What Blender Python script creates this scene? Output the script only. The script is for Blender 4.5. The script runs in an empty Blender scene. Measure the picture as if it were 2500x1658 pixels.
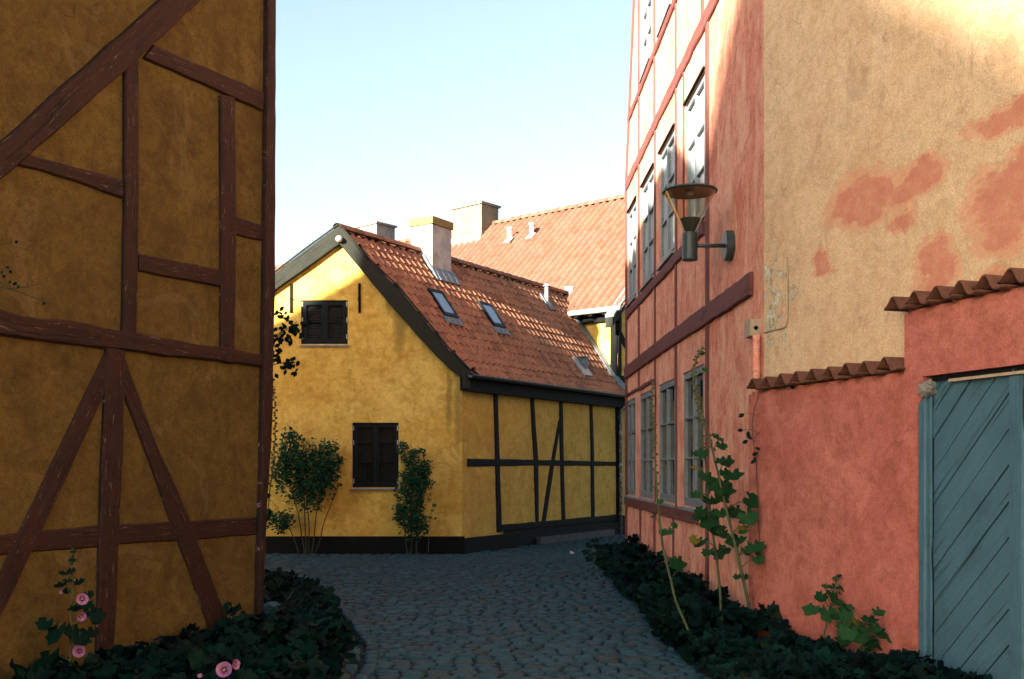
import bpy, bmesh, math, random
from mathutils import Vector, Matrix
from mathutils.geometry import tessellate_polygon
from mathutils import noise as mnoise

random.seed(7)
R = math.radians
scene = bpy.context.scene
C = scene.collection

# ------------------------------------------------------------------ camera, sky, sun, exposure
EYE, FPX, CX, HY = 1.6, 2540.0, 1250.0, 1142.0        # eye height (m), focal length and horizon in photo pixels
cam_data = bpy.data.cameras.new('camera')
cam = bpy.data.objects.new('camera', cam_data); C.objects.link(cam)
cam.location = (0, 0, EYE); cam.rotation_euler = (R(90), 0, 0)
cam_data.sensor_width = 36.0; cam_data.lens = FPX / 2500 * 36
cam_data.shift_y = (HY - 829) / 2500
cam_data.clip_start = 0.05; cam_data.clip_end = 2000
scene.camera = cam

SUN_EL, SUN_AZ = R(16.8), R(41)                        # light travels towards azimuth 41 degrees right of +Y
world = bpy.data.worlds.new('World'); scene.world = world; world.use_nodes = True
wn = world.node_tree.nodes; wl = world.node_tree.links
sky = wn.new('ShaderNodeTexSky'); sky.sky_type = 'NISHITA'; sky.sun_disc = False
sky.sun_elevation = SUN_EL; sky.sun_rotation = SUN_AZ + math.pi
sky.air_density = 1.0; sky.dust_density = 1.8; sky.ozone_density = 1.0
hs = wn.new('ShaderNodeHueSaturation'); hs.inputs['Saturation'].default_value = .86; wl.new(sky.outputs[0], hs.inputs['Color']); wl.new(hs.outputs[0], wn['Background'].inputs[0]); wn['Background'].inputs[1].default_value = 0.053
sun_data = bpy.data.lights.new('sun', 'SUN'); sun_data.energy = 4.3; sun_data.angle = R(1.3)
sun_data.color = (1.0, 0.90, 0.77)
sun = bpy.data.objects.new('sun', sun_data); C.objects.link(sun)
SD = Vector((math.sin(SUN_AZ) * math.cos(SUN_EL), math.cos(SUN_AZ) * math.cos(SUN_EL), -math.sin(SUN_EL)))
sun.rotation_euler = SD.to_track_quat('-Z', 'Y').to_euler(); sun.location = (-20, -30, 25)
scene.view_settings.view_transform = 'Standard'; scene.view_settings.look = 'None'
scene.view_settings.gamma = 1.0; scene.view_settings.use_curve_mapping = False
scene.view_settings.exposure = 2.95
scene.cycles.max_bounces = 8; scene.cycles.use_adaptive_sampling = True; scene.cycles.adaptive_threshold = 0.02; scene.cycles.diffuse_bounces = 4; scene.cycles.transparent_max_bounces = 12

# ------------------------------------------------------------------ materials
class Mat:
    def __init__(s, name):
        s.m = bpy.data.materials.new(name); s.m.use_nodes = True
        s.t = s.m.node_tree; s.n = s.t.nodes; s.l = s.t.links
        s.b = s.n['Principled BSDF']; s.out = s.n['Material Output']
        s._pos = None
    def link(s, a, b): s.l.new(a, b)
    def pos(s):
        if s._pos is None: s._pos = s.n.new('ShaderNodeNewGeometry').outputs['Position']
        return s._pos
    def mapping(s, vec, scale=(1, 1, 1), rot=(0, 0, 0), loc=(0, 0, 0)):
        m = s.n.new('ShaderNodeMapping'); s.link(vec, m.inputs['Vector'])
        m.inputs['Scale'].default_value = scale; m.inputs['Rotation'].default_value = rot; m.inputs['Location'].default_value = loc
        return m.outputs[0]
    def uv(s): return s.n.new('ShaderNodeTexCoord').outputs['UV']
    def noise(s, scale, detail=5, rough=0.6, vec=None, dist=0.0):
        n = s.n.new('ShaderNodeTexNoise'); s.link(vec if vec is not None else s.pos(), n.inputs['Vector'])
        n.inputs['Scale'].default_value = scale; n.inputs['Detail'].default_value = detail
        n.inputs['Roughness'].default_value = rough; n.inputs['Distortion'].default_value = dist
        return n.outputs['Fac']
    def ramp(s, fac, lo, hi, a=0.0, b=1.0):
        r = s.n.new('ShaderNodeMapRange'); s.link(fac, r.inputs[0]); r.clamp = True
        r.inputs[1].default_value = lo; r.inputs[2].default_value = hi; r.inputs[3].default_value = a; r.inputs[4].default_value = b
        return r.outputs[0]
    def math(s, op, a, b=None, c=None):
        m = s.n.new('ShaderNodeMath'); m.operation = op
        for i, v in enumerate((a, b, c)):
            if v is None: continue
            if isinstance(v, (int, float)): m.inputs[i].default_value = v
            else: s.link(v, m.inputs[i])
        return m.outputs[0]
    def mix(s, fac, a, b, mode='MIX'):
        m = s.n.new('ShaderNodeMix'); m.data_type = 'RGBA'; m.blend_type = mode
        for sock, v in ((m.inputs[0], fac), (m.inputs[6], a), (m.inputs[7], b)):
            if isinstance(v, (int, float)): sock.default_value = v
            elif isinstance(v, tuple): sock.default_value = (*v, 1)
            else: s.link(v, sock)
        return m.outputs[2]
    def attr(s, name='tint'):
        a = s.n.new('ShaderNodeAttribute'); a.attribute_name = name; return a.outputs['Fac']
    def color(s, v):
        if isinstance(v, tuple): s.b.inputs['Base Color'].default_value = (*v, 1)
        else: s.link(v, s.b.inputs['Base Color'])
    def rough(s, v):
        if isinstance(v, (int, float)): s.b.inputs['Roughness'].default_value = v
        else: s.link(v, s.b.inputs['Roughness'])
    def spec(s, v): s.b.inputs['Specular IOR Level'].default_value = v
    def bump(s, h, strength=0.3, dist=0.02):
        prev = s.b.inputs['Normal'].links[0].from_socket if s.b.inputs['Normal'].links else None
        n = s.n.new('ShaderNodeBump'); n.inputs['Strength'].default_value = strength; n.inputs['Distance'].default_value = dist
        s.link(h, n.inputs['Height'])
        if prev is not None: s.link(prev, n.inputs['Normal'])
        s.link(n.outputs[0], s.b.inputs['Normal'])

ALB = 0.72
def kk_(c, f=None): return tuple(x * (f or ALB) for x in c) if c else c
def plaster(name, c1, c2, c3, streak=None, lo=0.38, hi=0.66, bump=0.35):
    M = Mat(name); c1, c2, c3, streak = kk_(c1), kk_(c2), kk_(c3), kk_(streak)
    a = M.mix(M.ramp(M.noise(0.9, 4, 0.62, dist=0.4), lo, hi), c1, c2)
    a = M.mix(M.ramp(M.noise(3.6, 5, 0.72, dist=0.6), 0.44, 0.66, 0, 0.8), a, c3)
    a = M.mix(M.ramp(M.noise(11, 4, 0.75, dist=0.4), 0.46, 0.68, 0, 0.45), a, tuple(x * .72 for x in c3))
    a = M.mix(M.ramp(M.noise(8, 4, 0.75, vec=M.mapping(M.pos(), loc=(5, 8, 3))), 0.52, 0.72, 0, 0.4), a, tuple(min(1, x * 1.15) for x in c1))
    if streak:
        v = M.mapping(M.pos(), (2.6, 2.6, 1.0), (0.35, 0, 0))
        a = M.mix(M.ramp(M.noise(1.2, 5, 0.7, vec=v, dist=0.8), 0.46, 0.68, 0, 0.8), a, streak)
    bl = M.ramp(M.noise(1.25, 7, 0.62, dist=1.2), 0.585, 0.605, 0, 0.22)
    a = M.mix(bl, a, tuple(min(1, x * 1.22 + .03) for x in c1))
    dk = M.ramp(M.noise(2.1, 6, 0.66, vec=M.mapping(M.pos(), (1, 1, .8), loc=(11, 4, 2)), dist=.8), 0.61, 0.635, 0, 0.28)
    a = M.mix(dk, a, tuple(x * .55 for x in c3))
    vo = M.n.new('ShaderNodeTexVoronoi'); vo.feature = 'DISTANCE_TO_EDGE'; vo.inputs['Scale'].default_value = 1.1
    wv_ = M.n.new('ShaderNodeTexNoise'); wv_.inputs['Scale'].default_value = 2.5; wv_.inputs['Detail'].default_value = 4; M.link(M.pos(), wv_.inputs['Vector'])
    ad = M.n.new('ShaderNodeVectorMath'); ad.operation = 'MULTIPLY_ADD'; M.link(wv_.outputs['Color'], ad.inputs[0]); ad.inputs[1].default_value = (.5, .5, .5); M.link(M.pos(), ad.inputs[2]); M.link(ad.outputs[0], vo.inputs['Vector'])
    ck = M.math('MULTIPLY', M.ramp(vo.outputs['Distance'], 0.005, 0.001), M.ramp(M.noise(0.8, 2, 0.5), 0.55, 0.63))
    a = M.mix(M.math('MULTIPLY', ck, .4), a, tuple(x * .3 for x in c3))
    g = M.ramp(M.noise(75, 3, 0.75), 0.28, 0.72, 0.70, 1.28)
    gc = M.n.new('ShaderNodeCombineColor')
    for i in range(3): M.link(g, gc.inputs[i])
    a = M.mix(1.0, a, gc.outputs[0], 'MULTIPLY')
    M.a = a
    M.color(a); M.rough(0.93); M.spec(0.15)
    M.bump(M.noise(5.5, 4, 0.6, dist=0.3), bump, 0.05)
    M.bump(M.noise(70, 2, 0.7), 0.35, 0.006)
    return M

def timber_mat(name, c1, c2, c3, chip=None, rough=0.75, spec=.2):
    M = Mat(name); c1, c2, c3, chip = kk_(c1), kk_(c2), kk_(c3), kk_(chip)
    v = M.mapping(M.uv(), (26, 1.6, 1))
    gr = M.noise(1.6, 7, 0.7, vec=v, dist=0.5)
    a = M.mix(M.ramp(gr, 0.35, 0.7), c1, c2)
    a = M.mix(M.ramp(M.noise(3.0, 6, 0.7), 0.5, 0.7, 0, 0.8), a, c3)
    crack = M.ramp(M.noise(1.0, 4, 0.6, vec=M.mapping(M.uv(), (38, 0.8, 1), loc=(3.1, 1.7, 0)), dist=0.3), 0.62, 0.68)
    a = M.mix(crack, a, (0.012, 0.008, 0.006))
    if chip:
        ch = M.ramp(M.noise(2.4, 6, 0.75, vec=M.mapping(M.uv(), (30, 2.6, 1), loc=(7, 2, 0)), dist=0.8), 0.615, 0.66)
        a = M.mix(ch, a, chip)
    M.color(a); M.rough(rough); M.spec(spec)
    M.bump(gr, 0.55, 0.012); M.bump(crack, 0.6, -0.02)
    return M.m

def simple(name, c, c2=None, rough=0.6, scale=6, metal=0.0, bump=0.0, spec=0.4, lo=.4, hi=.65):
    M = Mat(name); c, c2 = kk_(c), kk_(c2)
    n = M.noise(scale, 6, 0.65, dist=0.3)
    M.color(M.mix(M.ramp(n, lo, hi), c, c2) if c2 else c)
    M.rough(rough); M.spec(spec); M.b.inputs['Metallic'].default_value = metal
    if bump: M.bump(n, bump, 0.02)
    return M.m

def glass_mat(name, c=(0.012, 0.014, 0.013), rough=0.02, wob=0.03):
    M = Mat(name); M.color(c); M.rough(rough); M.spec(0.7)
    M.bump(M.noise(2.2, 2, 0.5), wob, 0.05)
    return M.m

def leaf_mat(name, dark, light, old=None):
    M = Mat(name); t = M.attr(); dark, light, old = kk_(dark), kk_(light), kk_(old)
    a = M.mix(M.ramp(t, 0.0, 0.8), dark, light)
    if old: a = M.mix(M.ramp(t, 0.9, 0.97), a, old)
    a = M.mix(M.ramp(M.noise(40, 3, 0.6), 0.3, 0.7, 0, 0.35), a, dark)
    M.color(a); M.rough(0.65); M.spec(0.07)
    tr = M.n.new('ShaderNodeBsdfTranslucent'); M.link(a, tr.inputs[0])
    ms = M.n.new('ShaderNodeMixShader'); ms.inputs[0].default_value = 0.25
    M.link(M.b.outputs[0], ms.inputs[1]); M.link(tr.outputs[0], ms.inputs[2]); M.link(ms.outputs[0], M.out.inputs[0])
    return M.m

def tile_mat(name, c1, c2, c3, moss, blot=.75):
    M = Mat(name); t = M.attr(); c1, c2, c3, moss = kk_(c1), kk_(c2), kk_(c3), kk_(moss)
    a = M.mix(M.ramp(t, 0.0, 0.75), c1, c2)
    a = M.mix(M.ramp(t, 0.8, 0.97), a, c3)
    a = M.mix(M.ramp(M.noise(14, 7, 0.75), 0.48, 0.7, 0, blot), a, tuple(0.45 * x for x in c1))
    a = M.mix(M.ramp(M.noise(1.7, 7, 0.7), 0.56, 0.72, 0, 0.7), a, moss)
    M.color(a); M.rough(0.85); M.spec(0.2); M.bump(M.noise(50, 4, 0.7), 0.3, 0.006)
    return M.m

MATS = {}
M = plaster('ochre_plaster', (1.0, 0.71, 0.17), (0.86, 0.53, 0.10), (0.66, 0.37, 0.06))
a = M.a
sx = M.n.new('ShaderNodeSeparateXYZ'); M.link(M.pos(), sx.inputs[0])
for cx_, cz_, rx_, rz_ in ((-2.08, 4.25, .13, .75), (-.99, 2.75, .10, 1.0), (-1.16, 2.9, .07, .7), (-2.25, 4.75, .08, .35)):   # damp streaks below the verge
    wx = M.math('ADD', M.math('SUBTRACT', sx.outputs[0], cx_), M.math('MULTIPLY', M.math('SUBTRACT', M.noise(3.2, 6, .7), .5), .22))
    r2 = M.math('ADD', M.math('POWER', M.math('ABSOLUTE', M.math('DIVIDE', wx, rx_)), 2), M.math('POWER', M.math('ABSOLUTE', M.math('DIVIDE', M.math('SUBTRACT', sx.outputs[2], cz_), rz_)), 2))
    a = M.mix(M.ramp(r2, 1.2, .1, 0, .62), a, (0.17, 0.115, 0.028))
M.color(a); MATS['ochre'] = M.m
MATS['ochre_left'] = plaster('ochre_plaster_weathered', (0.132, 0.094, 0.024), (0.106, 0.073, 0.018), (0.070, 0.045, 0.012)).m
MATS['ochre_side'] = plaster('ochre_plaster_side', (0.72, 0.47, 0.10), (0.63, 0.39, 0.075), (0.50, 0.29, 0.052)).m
MATS['red'] = plaster('red_limewash', (0.98, 0.43, 0.28), (0.86, 0.285, 0.185), (0.64, 0.165, 0.095), streak=(1.0, 0.58, 0.37), bump=0.5).m
MATS['gatewall'] = plaster('red_garden_wall_limewash', (0.62, 0.205, 0.15), (0.52, 0.143, 0.112), (0.39, 0.112, 0.07), bump=0.3).m
MATS['timber_red'] = timber_mat('red_brown_timber', (0.042, 0.0155, 0.0095), (0.017, 0.010, 0.007), (0.007, 0.006, 0.005), chip=(0.24, 0.19, 0.16))
MATS['timber_rose'] = timber_mat('faded_red_timber', (0.20, 0.068, 0.056), (0.165, 0.055, 0.047), (0.13, 0.043, 0.037))
MATS['timber_black'] = timber_mat('tarred_timber', (0.006, 0.007, 0.006), (0.010, 0.010, 0.009), (0.004, 0.005, 0.005), spec=.1)
MATS['verge'] = timber_mat('dark_green_verge_board', (0.024, 0.028, 0.021), (0.034, 0.036, 0.026), (0.017, 0.02, 0.016), spec=.15)
MATS['plinth'] = simple('tarred_plinth', (0.005, 0.007, 0.007), (0.009, 0.011, 0.011), 0.8, 5, bump=0.5, spec=.12)
MATS['greyplinth'] = simple('grey_plinth', (0.035, 0.038, 0.042), (0.06, 0.062, 0.06), 0.8, 7, bump=0.5)
MATS['frame_dark'] = simple('dark_window_paint', (0.007, 0.012, 0.014), (0.010, 0.016, 0.018), 0.6, 9, spec=.15)
MATS['frame_grey'] = simple('grey_green_window_paint', (0.23, 0.265, 0.275), (0.17, 0.20, 0.21), 0.5, 14)
MATS['sill'] = simple('zinc_sill', (0.3, 0.33, 0.35), (0.22, 0.25, 0.27), 0.45, 10)
MATS['metal_white'] = simple('white_hinge_paint', (0.6, 0.6, 0.58), None, 0.4)
MATS['glass'] = glass_mat('window_glass')
MATS['sky_glass'] = glass_mat('roof_window_glass', (0.10, 0.17, 0.2), 0.08, 0.01)
MATS['blind'] = simple('window_blind', (0.028, 0.03, 0.026), None, 0.8, spec=.1)
MATS['glass_pale'] = glass_mat('window_glass_white_curtain', (0.42, 0.43, 0.42), 0.03)
MATS['curtain'] = simple('dark_curtain', (0.012, 0.014, 0.013), (0.007, 0.008, 0.008), 0.9, 20)
MATS['tile_near'] = tile_mat('clay_tile_weathered', (0.34, 0.155, 0.085), (0.42, 0.19, 0.105), (0.25, 0.115, 0.07), (0.20, 0.15, 0.085))
MATS['tile_far'] = tile_mat('clay_tile_orange', (0.25, 0.12, 0.078), (0.28, 0.138, 0.09), (0.22, 0.098, 0.06), (0.23, 0.115, 0.074), .3)
MATS['tile_cap'] = tile_mat('clay_cap_tile', (0.14, 0.055, 0.034), (0.18, 0.072, 0.042), (0.09, 0.038, 0.025), (0.07, 0.045, 0.03))
MATS['deck'] = simple('roof_deck', (0.05, 0.03, 0.02), None, 0.9)
MATS['limewhite'] = simple('chimney_lime_plaster', (0.30, 0.275, 0.235), (0.17, 0.165, 0.14), 0.92, 3.6, bump=0.4, spec=.1)
MATS['limebright'] = simple('cottage_chimney_lime_plaster', (0.56, 0.54, 0.48), (0.34, 0.335, 0.29), 0.92, 3.6, bump=0.4, spec=.1)
MATS['limeyellow'] = simple('chimney_yellowed_plaster', (0.27, 0.225, 0.15), (0.20, 0.17, 0.11), 0.92, 4.2, bump=0.4, spec=.1)
MATS['moss_cap'] = simple('mossy_chimney_cap', (0.40, 0.30, 0.10), (0.16, 0.13, 0.06), 0.95, 22, bump=0.8, spec=.1)
MATS['lead'] = simple('lead_flashing', (0.17, 0.20, 0.21), (0.09, 0.11, 0.125), 0.6, 9, bump=0.4)
MATS['zinc'] = simple('painted_zinc', (0.5, 0.5, 0.48), (0.38, 0.39, 0.38), 0.5, 12)
MATS['zinc_worn'] = simple('flaking_downpipe_paint', (0.10, 0.12, 0.13), (0.48, 0.50, 0.50), 0.5, 13, lo=.52, hi=.60)
MATS['gutter'] = simple('black_gutter', (0.02, 0.022, 0.022), (0.035, 0.036, 0.035), 0.4, 8)
MATS['lampgreen'] = simple('grey_green_lamp_enamel', (0.045, 0.065, 0.058), (0.035, 0.05, 0.046), 0.42, 16)
MATS['lampcream'] = simple('cream_lamp_reflector', (0.36, 0.27, 0.18), (0.30, 0.22, 0.14), 0.5, 10)
MATS['box'] = simple('weathered_cream_plastic', (0.52, 0.38, 0.24), (0.42, 0.29, 0.18), 0.6, 18)
MATS['dark'] = simple('dark_void', (0.008, 0.008, 0.008), None, 0.9)
MATS['gate_paint'] = timber_mat('grey_blue_gate_paint', (0.076, 0.168, 0.215), (0.054, 0.126, 0.167), (0.040, 0.095, 0.127), rough=0.6)
MATS['stone_pale'] = simple('pale_limestone', (0.26, 0.24, 0.19), (0.15, 0.14, 0.11), 0.9, 14, bump=0.6)
MATS['soil'] = simple('dark_soil', (0.020, 0.016, 0.011), (0.035, 0.028, 0.018), 0.95, 12, bump=0.8)
MATS['white'] = simple('white_lamp_shell', (0.7, 0.68, 0.62), None, 0.4)
MATS['petal'] = simple('pink_petal', (0.27, 0.09, 0.22), (0.33, 0.15, 0.29), 0.6, 30)
MATS['petal_heart'] = simple('flower_heart', (0.50, 0.40, 0.10), None, 0.6)
MATS['bud'] = simple('dry_seed_pod', (0.12, 0.085, 0.035), (0.085, 0.10, 0.035), 0.8, 20)
MATS['stem'] = simple('green_stem', (0.075, 0.11, 0.035), (0.06, 0.08, 0.028), 0.6, 12)
MATS['twig'] = simple('dark_twig', (0.035, 0.04, 0.022), (0.025, 0.025, 0.016), 0.8, 12)
MATS['bark'] = simple('tree_bark', (0.09, 0.07, 0.05), (0.05, 0.04, 0.03), 0.9, 8, bump=0.8)
MATS['leaf_holly'] = leaf_mat('hollyhock_leaf', (0.009, 0.045, 0.014), (0.028, 0.10, 0.03), (0.30, 0.21, 0.02))
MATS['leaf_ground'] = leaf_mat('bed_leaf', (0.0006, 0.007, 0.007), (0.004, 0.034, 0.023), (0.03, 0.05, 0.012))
MATS['leaf_shrub'] = leaf_mat('shrub_leaf', (0.01, 0.055, 0.03), (0.04, 0.13, 0.06))
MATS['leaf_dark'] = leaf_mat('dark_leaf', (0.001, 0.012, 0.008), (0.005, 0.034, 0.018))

# cobbles
M = Mat('granite_cobble'); t = M.attr()
a = M.mix(M.ramp(t, 0, .55), (0.0085, 0.033, 0.044), (0.021, 0.064, 0.078))
a = M.mix(M.ramp(t, .62, .8), a, (0.012, 0.027, 0.031))
a = M.mix(M.ramp(t, .84, .96), a, (0.030, 0.045, 0.047))
a = M.mix(M.ramp(M.noise(45, 5, .8), .4, .7, 0, .6), a, (0.008, 0.025, 0.031))
M.color(a); M.rough(0.66); M.spec(.16); M.bump(M.noise(28, 5, .7), .5, .012); MATS['cobble'] = M.m
M = Mat('cobble_joint')
M.color(M.mix(M.ramp(M.noise(1.3, 6, .7), .48, .62), (0.008, 0.008, 0.008), (0.012, 0.028, 0.009))); M.rough(.95); M.bump(M.noise(40, 4, .7), .7, .02); MATS['joint'] = M.m

# clear lamp glass: tinted transparency with a thin reflection
M = Mat('lamp_glass')
tr = M.n.new('ShaderNodeBsdfTransparent'); tr.inputs[0].default_value = (0.96, 0.90, 0.79, 1)
gl = M.n.new('ShaderNodeBsdfGlossy'); gl.inputs[0].default_value = (1, .95, .86, 1); gl.inputs['Roughness'].default_value = .06
fr = M.n.new('ShaderNodeLayerWeight'); fr.inputs[0].default_value = .5
fz = M.ramp(M.math('POWER', fr.outputs['Facing'], 2.2), 0, 1, .05, .8)
ms = M.n.new('ShaderNodeMixShader'); M.link(fz, ms.inputs[0]); M.link(tr.outputs[0], ms.inputs[1]); M.link(gl.outputs[0], ms.inputs[2])
M.link(ms.outputs[0], M.out.inputs[0]); MATS['lamp_glass'] = M.m

# ------------------------------------------------------------------ mesh helpers
OFF = {}
class MB:
    def __init__(s): s.v = []; s.f = []; s.uv = []; s.t = []; s.tint = 0.5
    def add(s, v, uv=(0, 0)):
        s.v.append(Vector(v)); s.uv.append(uv); s.t.append(s.tint); return len(s.v) - 1
    def face(s, *i): s.f.append(tuple(i))
    def hexa(s, p):                                    # 8 points: bottom ring then top ring
        k = [s.add(q) for q in p]
        for f in ((0, 3, 2, 1), (4, 5, 6, 7), (0, 1, 5, 4), (1, 2, 6, 5), (2, 3, 7, 6), (3, 0, 4, 7)): s.face(*[k[i] for i in f])
    def prism(s, poly, vec):                           # planar polygon extruded by vec
        n = len(poly); a = [s.add(p) for p in poly]; b = [s.add(Vector(p) + vec) for p in poly]
        s.face(*a); s.face(*b[::-1])
        for i in range(n): s.face(a[i], b[i], b[(i + 1) % n], a[(i + 1) % n])
    def tube(s, pts, rad, n=8, cap=True):
        pts = [Vector(p) for p in pts]; rr = rad if isinstance(rad, (list, tuple)) else [rad] * len(pts)
        rings = []; acc = 0; up = None
        for i, p in enumerate(pts):
            d = (pts[min(i + 1, len(pts) - 1)] - pts[max(i - 1, 0)]).normalized()
            if up is None: up = d.orthogonal().normalized()
            x = (up - d * up.dot(d)).normalized(); y = d.cross(x); up = x
            if i: acc += (p - pts[i - 1]).length
            rings.append([s.add(p + (x * math.cos(2 * math.pi * k / n) + y * math.sin(2 * math.pi * k / n)) * rr[i], (k / n * .3, acc)) for k in range(n)])
        for a, b in zip(rings, rings[1:]):
            for k in range(n): s.face(a[k], a[(k + 1) % n], b[(k + 1) % n], b[k])
        if cap: s.face(*rings[0][::-1]); s.face(*rings[-1])
    def lathe(s, c, prof, n=24, axis=Vector((0, 0, 1)), cap=False):
        c = Vector(c); axis = Vector(axis).normalized(); x = axis.orthogonal().normalized(); y = axis.cross(x); rings = []
        for r, h in prof: rings.append([s.add(c + axis * h + (x * math.cos(2 * math.pi * k / n) + y * math.sin(2 * math.pi * k / n)) * r) for k in range(n)])
        for a, b in zip(rings, rings[1:]):
            for k in range(n): s.face(a[k], a[(k + 1) % n], b[(k + 1) % n], b[k])
        if cap: s.face(*rings[0][::-1]); s.face(*rings[-1])
    def merge(s, vf, mtx):                             # vf: (verts, faces, tint)
        o = len(s.v); s.tint = vf[2]
        for p in vf[0]: s.add(mtx @ Vector(p))
        for f in vf[1]: s.f.append(tuple(o + i for i in f))
    def mesh(s, name, mat, off=Vector(), normals=False, smooth=False):
        me = bpy.data.meshes.new(name); me.from_pydata([p - off for p in s.v], [], s.f); me.update()
        ul = me.uv_layers.new(name='UVMap')
        uvs = [0.0] * (2 * len(me.loops)); vi = [0] * len(me.loops); me.loops.foreach_get('vertex_index', vi)
        for i, k in enumerate(vi): uvs[2 * i], uvs[2 * i + 1] = s.uv[k]
        ul.data.foreach_set('uv', uvs)
        at = me.attributes.new('tint', 'FLOAT', 'POINT'); at.data.foreach_set('value', s.t)
        if normals:
            bm = bmesh.new(); bm.from_mesh(me); bmesh.ops.recalc_face_normals(bm, faces=bm.faces[:]); bm.to_mesh(me); bm.free()
        if smooth: me.polygons.foreach_set('use_smooth', [True] * len(me.polygons))
        me.materials.append(MATS[mat] if isinstance(mat, str) else mat)
        return me
    def build(s, name, mat, parent=None, normals=True, smooth=False, kind=None):
        off = OFF.get(parent, Vector())
        me = s.mesh(name, mat, off, normals, smooth)
        return link(name, me, parent, kind=kind)

def link(name, me, parent=None, mtx=None, kind=None):
    o = bpy.data.objects.new(name, me); C.objects.link(o)
    if parent is not None: o.parent = parent; OFF[o] = OFF[parent]
    else: OFF[o] = Vector()
    if mtx is not None: o.matrix_basis = Matrix.Translation(-OFF.get(parent, Vector())) @ mtx
    if kind: o['kind'] = kind
    return o
def thing(name, loc, label, cat, group=None):
    o = bpy.data.objects.new(name, None); C.objects.link(o); o.empty_display_size = .2
    o.location = loc; OFF[o] = Vector(loc); o['label'] = label; o['category'] = cat
    if group: o['group'] = group
    return o
def tag(o, label=None, cat=None, kind=None, group=None):
    if label: o['label'] = label
    if cat: o['category'] = cat
    if kind: o['kind'] = kind
    if group: o['group'] = group
    return o

def PX(px, py, Y): return Vector(((px - CX) / FPX * Y, Y, EYE + (HY - py) / FPX * Y))
def GND(px, py, z=0.0):
    Y = FPX * (EYE - z) / (py - HY); return Vector(((px - CX) / FPX * Y, Y, z))

class Pl:                                              # a vertical wall plane: origin, direction along it, normal to the street
    def __init__(s, O, d, n): s.O = Vector(O); s.d = Vector(d).normalized(); s.n = Vector(n).normalized()
    def sz(s, px, py):
        r = Vector(((px - CX) / FPX, 1)); t = s.O.dot(s.n) / r.dot(s.n)
        return ((r * t - s.O).dot(s.d), EYE + t * (HY - py) / FPX)
    def w(s, a, z, o=0.0):
        p = s.O + s.d * a + s.n * o; return Vector((p.x, p.y, z))
    def n3(s): return Vector((s.n.x, s.n.y, 0))
    def box(s, mb, a0, a1, z0, z1, o0, o1):
        mb.hexa([s.w(a0, z0, o0), s.w(a1, z0, o0), s.w(a1, z0, o1), s.w(a0, z0, o1),
                 s.w(a0, z1, o0), s.w(a1, z1, o0), s.w(a1, z1, o1), s.w(a0, z1, o1)])

GABLE = Pl((-.922, 19.2), (1, 0), (0, -1))
SIDE = Pl((-.922, 19.2), (.529, .8486), (.8486, -.529))
RED = Pl((2.315, 9.41), (-.0189, .9998), (-.9998, -.0189))
GATE = Pl((2.29 - .9536 * .11, 9.53 - .301 * .11), (.301, -.9536), (-.9536, -.301))
PEACH = Pl((2.29 + .9536 * .02, 9.53 + .301 * .02), (.301, -.9536), (-.9536, -.301))
LEFT = Pl((-2.336, 9.6), (-.435, -.900), (.900, -.435))
FAR = Pl((2.53, 24.9), (-.761, .6488), (-.6488, -.761))
FARG = Pl((2.53, 24.9), (.6488, .761), (.761, -.6488))

def resample(pts, n):
    pts = [Vector(p) for p in pts]; L = [0]
    for a, b in zip(pts, pts[1:]): L.append(L[-1] + (b - a).length)
    out = []
    for i in range(n):
        t = L[-1] * i / (n - 1); k = max(j for j in range(len(L) - 1) if L[j] <= t + 1e-9)
        out.append(pts[k].lerp(pts[k + 1], (t - L[k]) / max(L[k + 1] - L[k], 1e-9)))
    return out

BT = [0]
def beam(pl, A, B, parent, mat, t=0.022, jit=0.006, name='timber', px=True, seg=0.16):
    """a hewn timber between two long edges A and B given on the wall plane"""
    A = [Vector(pl.sz(*p)) if px else Vector(p) for p in A]; B = [Vector(pl.sz(*p)) if px else Vector(p) for p in B]
    L = (A[-1] - A[0]).length; n = max(4, int(L / seg) + 2)
    A = resample(A, n); B = resample(B, n); BT[0] += 1; t += (BT[0] % 7) * 0.0014
    sd = BT[0] * 3.7; mb = MB(); rows = []
    for i, (a, b) in enumerate(zip(A, B)):
        wd = (b - a).normalized(); v = L * i / (n - 1)
        ja = jit * (mnoise.noise((v * 3.1, sd, 0)) + .6 * mnoise.noise((v * 9, sd, 4))); jb = jit * (mnoise.noise((v * 2.7, sd, 9)) + .6 * mnoise.noise((v * 8, sd, 14)))
        a = a + wd * ja * 1.6; b = b + wd * jb * 1.6; W = (b - a).length
        row = []
        for f, o in ((0, -.05), (0.004 / W, t - .012), (min(.016 / W, .3), t - .001), (.36, t + jit * .5 * mnoise.noise((v * 4, sd, 20))), (.66, t + jit * .5 * mnoise.noise((v * 4, sd, 30))), (1 - min(.016 / W, .3), t - .001), (1 - 0.004 / W, t - .012), (1, -.05)):
            p = a.lerp(b, f); row.append(mb.add(pl.w(p.x, p.y, o), (f * W + sd, v)))
        rows.append(row)
    for r, q in zip(rows, rows[1:]):
        for k in range(7): mb.face(r[k], r[k + 1], q[k + 1], q[k])
    mb.face(*rows[0][::-1]); mb.face(*rows[-1])
    return mb.build(name, mat, parent)

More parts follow.
